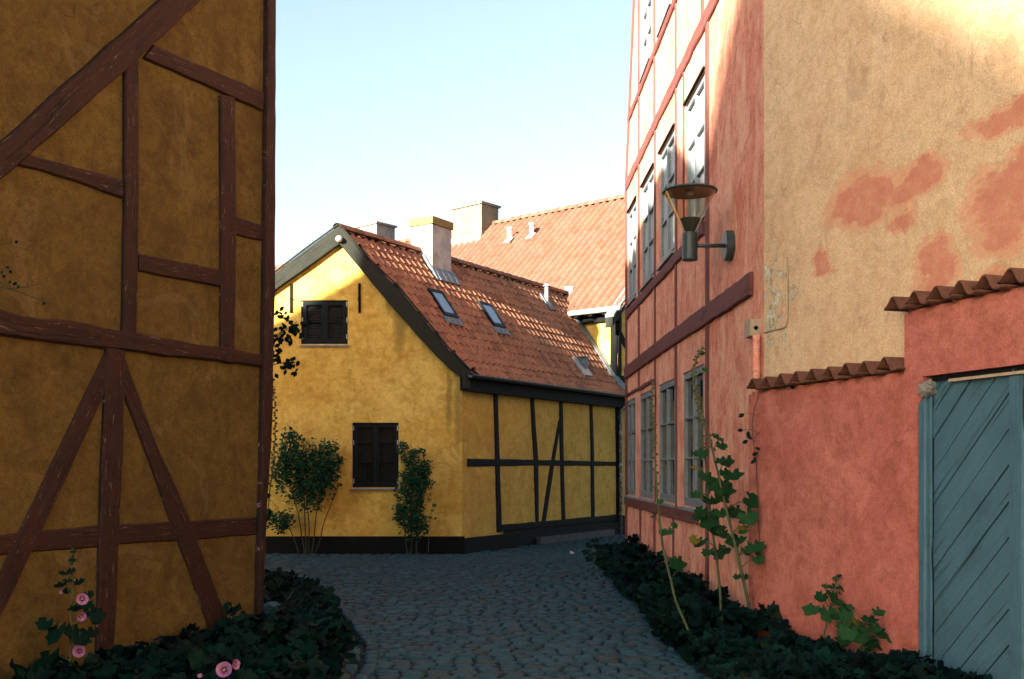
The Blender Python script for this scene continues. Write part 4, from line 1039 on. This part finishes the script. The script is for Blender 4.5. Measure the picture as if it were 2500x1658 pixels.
# junction box, cable, boxed pipe
ba, bz = RED.sz(1850, 805)
jb = thing('junction_box', RED.w(ba, bz), 'small weathered cream junction box on the corner of the red wall', 'junction box')
mb = MB(); bo = RED.w(ba, bz)
RED.box(mb, ba - .12, ba + .10, bz - .07, bz + .085, -.02, .10); mb.build('case', 'box', jb)
mb = MB(); RED.box(mb, ba - .127, ba - .121, bz - .05, bz + .07, .0, .085); mb.build('lid', 'box', jb)
mb = MB(); mb.lathe(RED.w(ba - .128, bz + .0, .05), [(0, -.012), (.022, -.012), (.018, .016), (0, .02)], 10, axis=-Vector((RED.d.x, RED.d.y, 0))); mb.build('knob', 'timber_black', jb)
cb = [PEACH.w(*PEACH.sz(*p), .012) for p in ((1868, 812), (1890, 806), (1912, 802), (1922, 796), (1926, 780), (1927, 740), (1926, 690), (1925, 630))]
mb = MB(); mb.tube(cb, .0055, 6); tag(mb.build('cable', 'box', smooth=True), 'thin pale cable running up the peach wall from the junction box', 'cable')
pipe = thing('boxed_pipe', RED.w(.06, 0), 'red painted vertical pipe on the corner below the junction box', 'pipe')
mb = MB(); pc = lambda z: RED.w(.24 + .006 * math.sin(z * 2), z, .045)
mb.tube([pc(.08), pc(.6), pc(1.2), pc(1.8), pc(2.4), pc(bz - .07)], .036, 10); mb.build('pipe', 'red', pipe, smooth=True)
for z in (.7, 1.6, 2.5):
    mb = MB(); mb.lathe(pc(z), [(.036, -.015), (.042, -.012), (.042, .012), (.036, .015)], 10); mb.build('pipe_bracket', 'red', pipe)

# ================================================================== VEGETATION
def lobed(seed, lobes=5, cup=.18):
    rnd = random.Random(seed); vs = [(0, 0, 0)]; fs = []; n = 17
    ri, ro = [], []
    ph_ = rnd.uniform(-.2, .2)
    for i in range(n):
        a = R(-158) + R(316) * i / (n - 1)
        r = (.86 + .13 * math.cos(lobes * a * .98 + ph_)) * (1 - .10 * abs(a) / math.pi) * rnd.uniform(.92, 1.08)
        x, y = math.sin(a) * r, math.cos(a) * r + .18
        w_ = cup * (x * x + y * y) * rnd.uniform(.6, 1.4) - .10 * abs(math.sin(lobes * a * .5)) + rnd.uniform(-.06, .06)
        ri.append((x * .5, y * .5, w_ * .3 - .04)); ro.append((x, y, w_ - (.15 if y < 0 else .0)))
    vs += ri + ro
    for i in range(n - 1):
        fs.append((0, 1 + i, 2 + i)); fs.append((1 + i, 1 + n + i, 2 + n + i, 2 + i))
    return vs, fs, rnd.random()
def simple_leaf(seed):
    rnd = random.Random(seed); w = rnd.uniform(.32, .5); b = rnd.uniform(-.2, .1)
    vs = [(0, 0, 0), (w * .8, .35, .06), (w, .7, .04 + b * .4), (0, 1.25, b), (-w, .7, .04 + b * .4), (-w * .8, .35, .06), (0, .6, -.04)]
    return vs, [(0, 1, 6), (1, 2, 6), (2, 3, 6), (3, 4, 6), (4, 5, 6), (5, 0, 6)], rnd.random()
def orient(n, tip):
    z = Vector(n).normalized(); y = Vector(tip) - z * Vector(tip).dot(z)
    y = y.normalized() if y.length > 1e-4 else z.orthogonal().normalized(); x = y.cross(z)
    return Matrix(((x.x, y.x, z.x, 0), (x.y, y.y, z.y, 0), (x.z, y.z, z.z, 0), (0, 0, 0, 1)))
LV = [lobed(300 + i, 5 + i % 2 * 2) for i in range(8)]
def retint(vf, t): return (vf[0], vf[1], t)
HLM = [var_mesh('leaf', retint(LV[i % 8], .1 + .75 * (i / 11)), 'leaf_holly') for i in range(12)]
HLY = [var_mesh('leaf', retint(LV[i], .96), 'leaf_holly') for i in range(3)]
HLD = [var_mesh('leaf', retint(LV[i], .2 + .1 * i), 'leaf_dark') for i in range(6)]
SLV = [simple_leaf(500 + i) for i in range(8)]
SLM = [var_mesh('leaf', retint(SLV[i], .15 * i), 'leaf_dark', False) for i in range(6)]
def pod(seed):
    mb = MB(); mb.lathe((0, 0, 0), [(0, -1), (.6, -.75), (1, -.1), (.85, .5), (.3, .9), (0, 1.2)], 6); return mb.mesh('seed_pod', 'bud', Vector(), False, True)
PODM = pod(0)

def hollyhock(label, path, Y, r0, leaves, pods=(), flowers=(), yellow=(), group=None, name='hollyhock', lm=None, r1=None, ydrift=0.0):
    """path, leaves: pixels of the photograph at depth Y; every leaf is a part"""
    lm = lm or HLM; n = len(path)
    pts = [PX(px, py, Y + ydrift * i / max(1, n - 1)) for i, (px, py) in enumerate(path)]
    pts[0].z = min(pts[0].z, .06)
    t = thing(name, (pts[0].x, pts[0].y, 0), label, 'plant', group or ('hollyhocks at the foot of the walls' if name == 'hollyhock' else None))
    sm = resample(pts, 26); sm = [p + Vector((.008 * mnoise.noise((i * .5, Y, 1)), .008 * mnoise.noise((i * .5, Y, 7)), 0)) for i, p in enumerate(sm)]
    mb = MB(); r1 = r1 or r0 * .4; mb.tube(sm, [r0 + (r1 - r0) * i / 25 for i in range(26)], 7)
    leaves = list(leaves) + [(px + random.uniform(-20, 20) * s_ / 45, py + random.uniform(-20, 20) * s_ / 45, s_ * random.uniform(.6, .9)) for px, py, s_ in leaves if s_ > 34]
    for i, (px, py, s_) in enumerate(leaves):
        q = PX(px, py, Y + random.uniform(-.14, .10)); size = s_ / FPX * Y * .50
        j = min(range(26), key=lambda k: (sm[k] - q - Vector((0, 0, -.06))).length)
        nrm = Vector((random.uniform(-.5, .5) + (q.x - sm[j].x) * 1.2, -.75 + random.uniform(-.35, .35), .55 + random.uniform(-.3, .4)))
        tip = Vector((q.x - sm[j].x + random.uniform(-.06, .06), -.06, -.20 + random.uniform(-.1, .1)))
        m = Matrix.Translation(q) @ orient(nrm, tip) @ Matrix.Diagonal((size, size * random.uniform(.8, 1.05), size, 1))
        link('leaf', random.choice(HLY) if i in yellow else random.choice(lm), t, m)
        mid = (sm[j] + q) / 2 + Vector((0, 0, .015)); mb.tube([sm[j], mid, q], [.0045, .0035, .0025], 5)
    mb.build('stem', 'stem', t, smooth=True)
    for j0, j1, cnt, sz in pods:
        for i in range(cnt):
            k = j0 + (j1 - j0) * i / max(1, cnt - 1); k0 = int(k); p = sm[min(k0, 24)].lerp(sm[min(k0 + 1, 25)], k - k0)
            an = i * 2.4; off = Vector((math.cos(an), math.sin(an) * .8, .35)) * (sz * 1.3)
            link('seed_pod', PODM, t, Matrix.Translation(p + off) @ Matrix.Rotation(random.uniform(-.7, .7), 4, 'X') @ Matrix.Rotation(random.uniform(-.7, .7), 4, 'Y') @ Matrix.Diagonal((sz, sz, sz, 1)))
    for px, py, s_, dirv in flowers:
        flower(t, PX(px, py, Y - .1), s_ / FPX * Y * .42, dirv)
    return t
def flower(t, c, r, d, name='flower'):
    m = orient(d, (0, 0, 1)); n = 25; mb = MB(); k = [mb.add(Matrix.Translation(c) @ m @ Vector((0, 0, -r * .35)))]
    rings = []
    for f_, h in ((.35, -.2), (.75, .02), (1, .1)):
        rr = []
        for i in range(n):
            a = 2 * math.pi * i / n; w_ = 1 - .16 * (abs(math.cos(2.5 * a)) < .25) ; z = h + .07 * math.sin(5 * a + 1) * f_
            rr.append(mb.add(Matrix.Translation(c) @ m @ Vector((math.cos(a) * r * f_ * (w_ if f_ == 1 else 1), math.sin(a) * r * f_ * (w_ if f_ == 1 else 1), z * r))))
        rings.append(rr)
    for i in range(n): mb.face(k[0], rings[0][i], rings[0][(i + 1) % n])
    for a_, b_ in zip(rings, rings[1:]):
        for i in range(n): mb.face(a_[i], a_[(i + 1) % n], b_[(i + 1) % n], b_[i])
    fl = mb.build(name, 'petal', t, normals=False, smooth=True)
    mb = MB(); p = c + m.to_3x3() @ Vector((0, 0, -r * .25)); mb.lathe(p, [(0, -.01), (r * .13, 0), (r * .10, r * .3), (0, r * .36)], 8, axis=m.to_3x3() @ Vector((0, 0, 1))); mb.build('flower_heart', 'petal_heart', fl)
    return fl

hollyhock('bare hollyhock stalk with dry pods and few leaves, leaning left before the grey windows', [(1703, 1592), (1650, 1470), (1617, 1330), (1606, 1230), (1600, 1130), (1594, 1030), (1592, 930)], 9.0, .014,
          [(1630, 1295, 36), (1654, 1371, 52), (1612, 1222, 20), (1660, 1390, 16), (1645, 1280, 22), (1596, 1260, 18)], pods=[(14, 25, 34, .013)], yellow=())
hollyhock('tallest hollyhock by the red wall, big green leaves and pod-covered tip over the window', [(1846, 1556), (1813, 1412), (1793, 1329), (1774, 1249), (1756, 1166), (1734, 1080), (1713, 1010), (1700, 973), (1691, 912), (1705, 868), (1716, 845)], 9.35, .017,
          [(1746, 1062, 24), (1760, 1084, 38), (1774, 1122, 40), (1789, 1155, 56), (1774, 1192, 50), (1829, 1218, 60), (1823, 1258, 62), (1789, 1315, 50), (1841, 1330, 60), (1852, 1342, 48), (1800, 1405, 26), (1818, 1404, 24), (1812, 1285, 36), (1768, 1150, 30), (1720, 900, 20), (1712, 860, 22), (1705, 940, 16), (1790, 1250, 40)], pods=[(16, 25, 36, .014)], yellow=(12,))
hollyhock('leafy hollyhock with drooping large leaves between the window and the tallest stalk', [(1764, 1556), (1754, 1399), (1740, 1305), (1731, 1220), (1722, 1120), (1708, 1020), (1698, 940)], 9.6, .014,
          [(1716, 1103, 40), (1725, 1160, 60), (1734, 1218, 62), (1731, 1261, 64), (1713, 1320, 54), (1699, 1315, 34), (1754, 1343, 52), (1732, 1275, 50), (1745, 1295, 46), (1697, 1140, 26), (1700, 1205, 34), (1740, 1180, 44), (1763, 1300, 40), (1715, 1245, 40)], pods=[(18, 25, 20, .012)], yellow=(5, 9))
hollyhock('young hollyhock with stacked round leaves against the garden wall', [(2002, 1632), (2018, 1513), (2032, 1475), (2038, 1440), (2046, 1405)], 8.15, .009,
          [(1983, 1484, 50), (2021, 1492, 52), (2007, 1452, 40), (2039, 1461, 46), (2033, 1430, 40), (2059, 1433, 28), (2018, 1430, 26), (2039, 1409, 22), (2062, 1482, 44), (2048, 1404, 16), (2000, 1460, 30)], pods=[(22, 25, 3, .012)])
hollyhock('low leafy hollyhock next to the gate jamb', [(2094, 1670), (2103, 1600), (2106, 1560), (2112, 1520)], 7.7, .010,
          [(2066, 1499, 46), (2122, 1508, 46), (2073, 1537, 60), (2101, 1548, 64), (2153, 1568, 58), (2146, 1540, 50), (2088, 1515, 40), (2135, 1530, 40), (2060, 1525, 44), (2120, 1565, 50)], yellow=(6,))
hollyhock('small hollyhock with pink flowers before the dark timbered wall', [(171, 1680), (171, 1614), (174, 1500), (177, 1338)], 7.25, .009,
          [(158, 1397, 34), (151, 1425, 40), (193, 1417, 34), (214, 1449, 32), (140, 1537, 74), (120, 1600, 84), (221, 1490, 50), (215, 1540, 56), (176, 1366, 22), (180, 1345, 18), (165, 1440, 28), (190, 1480, 36), (235, 1500, 44), (195, 1560, 60), (175, 1390, 22)], lm=HLD,
          flowers=[(201, 1463, 34, (.5, -.8, .2)), (199, 1506, 28, (.7, -.6, -.2)), (193, 1590, 36, (.1, -.9, .2)), (149, 1446, 12, (-.3, -.9, .2))], pods=[(19, 25, 9, .013)])
lf = hollyhock('low mallow with two open pink flowers at the bottom of the left bed', [(560, 1720), (556, 1670), (548, 1640)], 6.95, .006, [(520, 1655, 60), (600, 1650, 60), (560, 1670, 60)], lm=HLD,
          flowers=[(547, 1635, 46, (.1, -.9, .45)), (576, 1622, 30, (.8, -.5, .1)), (488, 1650, 14, (0, -.8, .5))], name='mallow')

# ground cover on both beds
def cover(name, poly, n, hfun, size, label, mat, seed, big=0.0):
    rnd = random.Random(seed); mb = MB(); xs = [p[0] for p in poly]; ys = [p[1] for p in poly]; c = 0
    while c < n:
        x, y = rnd.uniform(min(xs), max(xs)), rnd.uniform(min(ys), max(ys))
        if not in_poly(x, y, poly) or y < 5: continue
        h = hfun(x, y) * (.75 + .5 * mnoise.noise((x * 2.2, y * 2.2, seed)))
        z = .05 + h * (1 - rnd.random() ** 2.2); s_ = size * rnd.choice((.5, .7, .9, 1.0, 1.25, 1.6)) * rnd.uniform(.85, 1.15)
        if mnoise.noise((x * 1.7, y * 1.7, seed + 3)) < -.28: continue
        nr_ = Vector((rnd.uniform(-.7, .7), rnd.uniform(-.9, .45), rnd.uniform(.35, 1))); tp_ = Vector((rnd.uniform(-1, 1), rnd.uniform(-1, 1), rnd.uniform(-.5, .1)))
        t_ = rnd.random() ** 1.3; t_ = .95 if rnd.random() > .975 else t_ * .85
        mb.merge(retint(LV[rnd.randrange(8)], t_), Matrix.Translation((x, y, z)) @ orient(nr_, tp_) @ Matrix.Diagonal((s_, s_, s_, 1)))
        c += 1
    return tag(mb.build(name, mat, None, normals=False, smooth=True, kind='stuff'), label, 'ground cover')
LC = [(-4.1, 14.9), (-3.3, 14.35), (-2.62, 13.1), (-2.1, 11.75), (-1.72, 10.3), (-1.38, 9.0), (-1.26, 8.1), (-1.28, 7.2), (-1.5, 6.2), (-1.9, 5.0), (-4.0, 5.0), (-3.5, 6.9), (-2.2, 9.6), (-4.6, 11.0)]
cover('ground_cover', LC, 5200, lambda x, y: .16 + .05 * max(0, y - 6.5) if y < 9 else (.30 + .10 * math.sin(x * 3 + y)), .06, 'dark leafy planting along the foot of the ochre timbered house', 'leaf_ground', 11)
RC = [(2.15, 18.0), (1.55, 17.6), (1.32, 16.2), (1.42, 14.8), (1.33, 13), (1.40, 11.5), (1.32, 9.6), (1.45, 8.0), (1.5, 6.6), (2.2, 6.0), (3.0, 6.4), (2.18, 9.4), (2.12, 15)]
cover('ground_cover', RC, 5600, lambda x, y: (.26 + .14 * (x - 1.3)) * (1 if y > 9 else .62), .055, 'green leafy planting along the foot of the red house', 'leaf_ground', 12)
tall = [(1452, 1318), (1440, 1330), (1432, 1345), (1458, 1332), (1465, 1350), (1440, 1362), (1475, 1345), (1460, 1372), (1448, 1352)]
hollyhock('small mallow at the far end of the right planting bed', [(1462, 1415), (1456, 1370), (1450, 1325)], 15.6, .006, [(px, py, 26) for px, py in tall], lm=HLD, name='mallow')

# shrubs before the cottage gable
def shrub(label, base, stems, blobs, n, ls, Y, seed, name='shrub'):
    rnd = random.Random(seed); b0 = PX(*base, Y); b0.z = 0.02
    t = thing(name, b0, label, 'shrub', 'shrubs against the cottage gable'); mb = MB()
    for st in stems:
        p = [PX(px, py, Y + rnd.uniform(-.1, .1)) for px, py in st]; p[0].z = .03
        pr = resample(p, 9); mb.tube([q + Vector((rnd.uniform(-.012, .012), 0, 0)) for q in pr], [.014 - .0012 * i for i in range(9)], 5)
    mb.build('stem', 'twig', t)
    mb = MB(); tot = sum(b[2] * b[3] for b in blobs)
    for px, py, rx, ry in blobs:
        for i in range(int(n * rx * ry / tot)):
            while True:
                u = Vector((rnd.uniform(-1, 1), rnd.uniform(-1, 1), rnd.uniform(-1, 1)))
                if u.length < 1: break
            if rnd.random() < .4: u = u.normalized() * rnd.uniform(.85, 1.45)
            c = PX(px + u.x * rx, py - u.z * ry, Y); c.y += u.y * .16
            c += Vector((mnoise.noise(c * 6) * .06, 0, mnoise.noise(c * 6 + Vector((9, 0, 0))) * .06))
            s_ = ls * rnd.uniform(.55, 1.2)
            mb.merge(retint(SLV[rnd.randrange(8)], rnd.random() * .8 + .2 * max(0, u.z)), Matrix.Translation(c) @ orient((rnd.uniform(-.6, .6), rnd.uniform(-1, .2), rnd.uniform(.1, 1)), (rnd.uniform(-1, 1), rnd.uniform(-.6, .2), rnd.uniform(-.9, .3))) @ Matrix.Diagonal((s_, s_, s_, 1)))
    mb.build('foliage', 'leaf_shrub', t, normals=False, kind='stuff')
    return t
shrub('wide climbing shrub against the cottage gable, left of the ground-floor window', (755, 1345), [[(745, 1340), (725, 1240), (700, 1150)], [(755, 1340), (752, 1230), (735, 1130)], [(762, 1340), (775, 1240), (800, 1160)], [(770, 1340), (800, 1250), (830, 1180)], [(730, 1330), (700, 1270), (660, 1220)], [(748, 1340), (742, 1200), (710, 1060)]],
      [(706, 1058, 14, 16), (712, 1110, 34, 36), (740, 1150, 50, 52), (790, 1120, 32, 40), (802, 1150, 26, 40), (812, 1088, 9, 8), (690, 1150, 20, 40), (750, 1205, 44, 34), (690, 1270, 26, 20), (660, 1262, 14, 18), (685, 1290, 14, 12), (828, 1128, 8, 16), (722, 1075, 18, 14)], 4600, .052, 18.95, 1)
shrub('narrow dense shrub right of the cottage ground-floor window', (1008, 1345), [[(1005, 1340), (1003, 1250), (1005, 1150)], [(1015, 1340), (1018, 1250), (1030, 1160)], [(995, 1335), (985, 1260), (975, 1220)]],
      [(982, 1095, 14, 16), (1000, 1118, 18, 18), (1022, 1104, 16, 10), (1020, 1150, 26, 30), (1040, 1140, 12, 10), (1008, 1200, 34, 50), (1020, 1175, 30, 30), (1000, 1265, 24, 40), (980, 1250, 16, 24), (1025, 1280, 16, 30)], 3300, .05, 18.95, 2)
hollyhock('thin seedling stalk beside the narrow shrub on the gable', [(1045, 1345), (1048, 1290), (1056, 1230)], 18.85, .006, [(1060, 1232, 14), (1050, 1262, 12), (1062, 1265, 10), (1056, 1245, 10)], lm=HLM, name='seedling', pods=())

# plants peeking past the left house's corner
hollyhock('tall thin pod-covered stalk behind the corner post of the ochre house', [(642, 1420), (648, 1290), (662, 1180), (672, 1080), (672, 990), (664, 940)], 12.4, .010,
          [(655, 1075, 26), (648, 1250, 40), (690, 1285, 30), (645, 1170, 30), (663, 945, 18), (660, 960, 14), (650, 1110, 20), (652, 1208, 24)], pods=[(13, 25, 40, .016)], lm=HLD, name='stalk')
rnd = random.Random(5)
cl = thing('climbing_rose', LEFT.w(-.6, 0, -.3), 'leafy climber branches reaching out from behind the ochre house corner, before the gable', 'climber')
mb = MB(); br = [[(600, 900), (650, 850), (690, 810), (725, 785)], [(600, 880), (660, 830), (700, 800), (732, 815)], [(600, 930), (650, 895), (690, 885), (725, 892)], [(600, 940), (655, 910), (672, 930)], [(600, 1320), (608, 1100), (602, 900), (598, 740), (600, 610)], [(600, 620), (640, 595), (668, 590)], [(600, 760), (650, 765), (672, 750)]]
YC = 11.3
for b in br:
    mb.tube(resample([PX(px, py, YC) for px, py in b], 8), [.010, .009, .008, .007, .006, .005, .004, .003], 5)
mb.tube([PX(600, 1300, YC) * Vector((1, 1, 0)) if False else Vector((PX(600, 1300, YC).x, YC, .02)), PX(600, 1300, YC)], .012, 6)
mb.build('stem', 'twig', cl)
for (px, py, s_, cnt) in ((700, 790, 34, 22), (720, 800, 22, 14), (680, 830, 30, 20), (665, 860, 22, 14), (690, 880, 30, 16), (712, 890, 18, 8), (660, 925, 16, 10), (668, 590, 7, 3), (672, 755, 8, 4), (690, 775, 14, 6), (650, 900, 14, 8)):
    for i in range(cnt):
        c = PX(px + rnd.gauss(0, s_ * .62), py + rnd.gauss(0, s_ * .5), YC + rnd.uniform(-.12, .12)); sz = rnd.uniform(.042, .068)
        link('leaf', rnd.choice(SLM), cl, Matrix.Translation(c) @ orient((rnd.uniform(-.6, .6), -1, rnd.uniform(-.2, .9)), (rnd.uniform(-1, 1), -.2, rnd.uniform(-1, .0))) @ Matrix.Diagonal((sz, sz, sz, 1)))
# bare twigs at the far left
tw = thing('twig_branch', LEFT.w(3.4, 0, .3), 'bare thin dark twigs in front of the ochre wall at the far left', 'branch')
mb = MB()
YT = 7.0
for b, r_ in (([(-120, 690), (-30, 695), (25, 705), (70, 722), (110, 735)], .006), ([(25, 705), (70, 700), (105, 690)], .004), ([(66, 698), (72, 670), (76, 648)], .003), ([(-120, 620), (-30, 605), (35, 590)], .004), ([(105, 733), (125, 725)], .002), ([(80, 724), (78, 712)], .002), ([(10, 700), (-10, 670), (10, 650)], .004)):
    mb.tube(resample([PX(px, py, YT) for px, py in b], 7), [r_ * (1 - .1 * i) for i in range(7)], 5)
mb.tube([Vector((PX(-120, 690, YT).x, YT, .02)), PX(-125, 1000, YT), PX(-120, 600, YT)], [.02, .015, .008], 6)
mb.build('stem', 'twig', tw)
for px, py in ((37, 588), (30, 692), (20, 690), (45, 695), (5, 660), (12, 652), (8, 670), (0, 655), (33, 690), (110, 737), (22, 660)):
    sz = random.uniform(.018, .03); link('leaf', random.choice(SLM), tw, Matrix.Translation(PX(px, py, YT)) @ orient((random.uniform(-.5, .5), -1, .4), (random.uniform(-1, 1), 0, random.uniform(-1, .3))) @ Matrix.Diagonal((sz, sz, sz, 1)))
# vine on the pipe
vn = thing('vine', RED.w(.05, 0, .06), 'thin vine with small green leaves climbing the pipe at the corner', 'vine')
mb = MB(); VY = 9.35
vp_ = [(1862, 1570), (1858, 1400), (1848, 1180), (1846, 1120), (1836, 1060), (1838, 1010), (1850, 970), (1856, 930), (1857, 915)]
mb.tube(resample([PX(px, py, VY) for px, py in vp_], 24), .003, 5)
vl = ((1860, 935, 16), (1852, 940, 14), (1818, 1010, 16), (1870, 1015, 22), (1863, 1010, 14), (1815, 1050, 14), (1826, 1052, 16), (1822, 1065, 14), (1863, 1056, 16), (1870, 1058, 12), (1826, 1075, 14), (1851, 1105, 16), (1858, 1098, 14), (1847, 1122, 16), (1838, 1118, 10), (1930, 940, 20), (1942, 937, 16), (1922, 942, 12))
for px, py, s_ in vl:
    q = PX(px, py, VY if px < 1900 else 8.9)
    if px < 1900: mb.tube([PX(1846, py + 4, VY), PX((px + 1846) / 2, py - 2, VY), q], .002, 4)
    sz = s_ / FPX * VY * .95; link('leaf', random.choice(SLM), vn, Matrix.Translation(q) @ orient((random.uniform(-.5, .5), -1, .5), (random.uniform(-1, 1), 0, random.uniform(-1, .2))) @ Matrix.Diagonal((sz, sz, sz, 1)))
mb.tube(resample([PX(1857, 915, VY), PX(1890, 945, 9.1), PX(1922, 942, 8.9), PX(1942, 938, 8.85)], 8), .0025, 4)
mb.build('stem', 'twig', vn)
# boulder in the left bed, fallen petal
mb = MB(); bc = GND(662, 1560); bc.z = .24
for i in range(9):
    for j in range(12):
        th, phi_ = math.pi * i / 8, 2 * math.pi * j / 12; v = Vector((math.sin(th) * math.cos(phi_), math.sin(th) * math.sin(phi_), math.cos(th)))
        mb.add(bc + v * .11 * (1 + .3 * mnoise.noise(v * 2)))
for i in range(8):
    for j in range(12): mb.face(i * 12 + j, i * 12 + (j + 1) % 12, (i + 1) * 12 + (j + 1) % 12, (i + 1) * 12 + j)
tag(mb.build('boulder', 'cobble', smooth=True), 'round grey boulder among the leaves at the corner of the ochre house', 'boulder')
mb = MB(); pc_ = GND(1396, 1356); pc_.z = .05
for i in range(3):
    an = i * 2.1; mb.merge(retint(SLV[i], .5), Matrix.Translation(pc_) @ orient((math.cos(an) * .6, -.6, 1), (math.cos(an), math.sin(an), .6)) @ Matrix.Diagonal((.05, .05, .05, 1)))
tag(mb.build('fallen_petal', 'white', normals=False), 'tiny white fallen flower on the cobbles by the far bed', 'flower')

# ================================================================== ADDED HOUSE BEHIND THE CAMERA (never seen, shaped to shade the lane)
Lt = Vector((math.cos(SUN_AZ), -math.sin(SUN_AZ), 0)); St = Vector((math.sin(SUN_AZ), math.cos(SUN_AZ), 0))
NB = Lt * -5.5 + St * -33
nh = thing('shadow_caster_house', NB, 'unseen tall house added far behind the viewer to shade the lane', 'house')
def nb(x, y, z): return NB + Lt * x + St * y + Vector((0, 0, z))
prof = [(-4.5, 0), (-4.5, 15.0), (.8, 18.7), (4.7, 14.4), (4.7, 0)]
mb = MB(); f = [mb.add(nb(x, -6, z)) for x, z in prof]; b = [mb.add(nb(x, 3, z)) for x, z in prof]
mb.face(*f); mb.face(*b[::-1])
for i in range(5): mb.face(f[i], b[i], b[(i + 1) % 5], f[(i + 1) % 5])
mb.build('wall', 'ochre', nh)
mb = MB()
for (x0, z0), (x1, z1) in (((-4.9, 14.72), (.8, 18.7)), ((.8, 18.7), (5.0, 14.07))):
    mb.hexa([nb(x0, -6.2, z0 + .02), nb(x0, 3.2, z0 + .02), nb(x1, 3.2, z1 + .02), nb(x1, -6.2, z1 + .02), nb(x0, -6.2, z0 + .14), nb(x0, 3.2, z0 + .14), nb(x1, 3.2, z1 + .14), nb(x1, -6.2, z1 + .14)])
mb.build('roof', 'tile_far', nh)
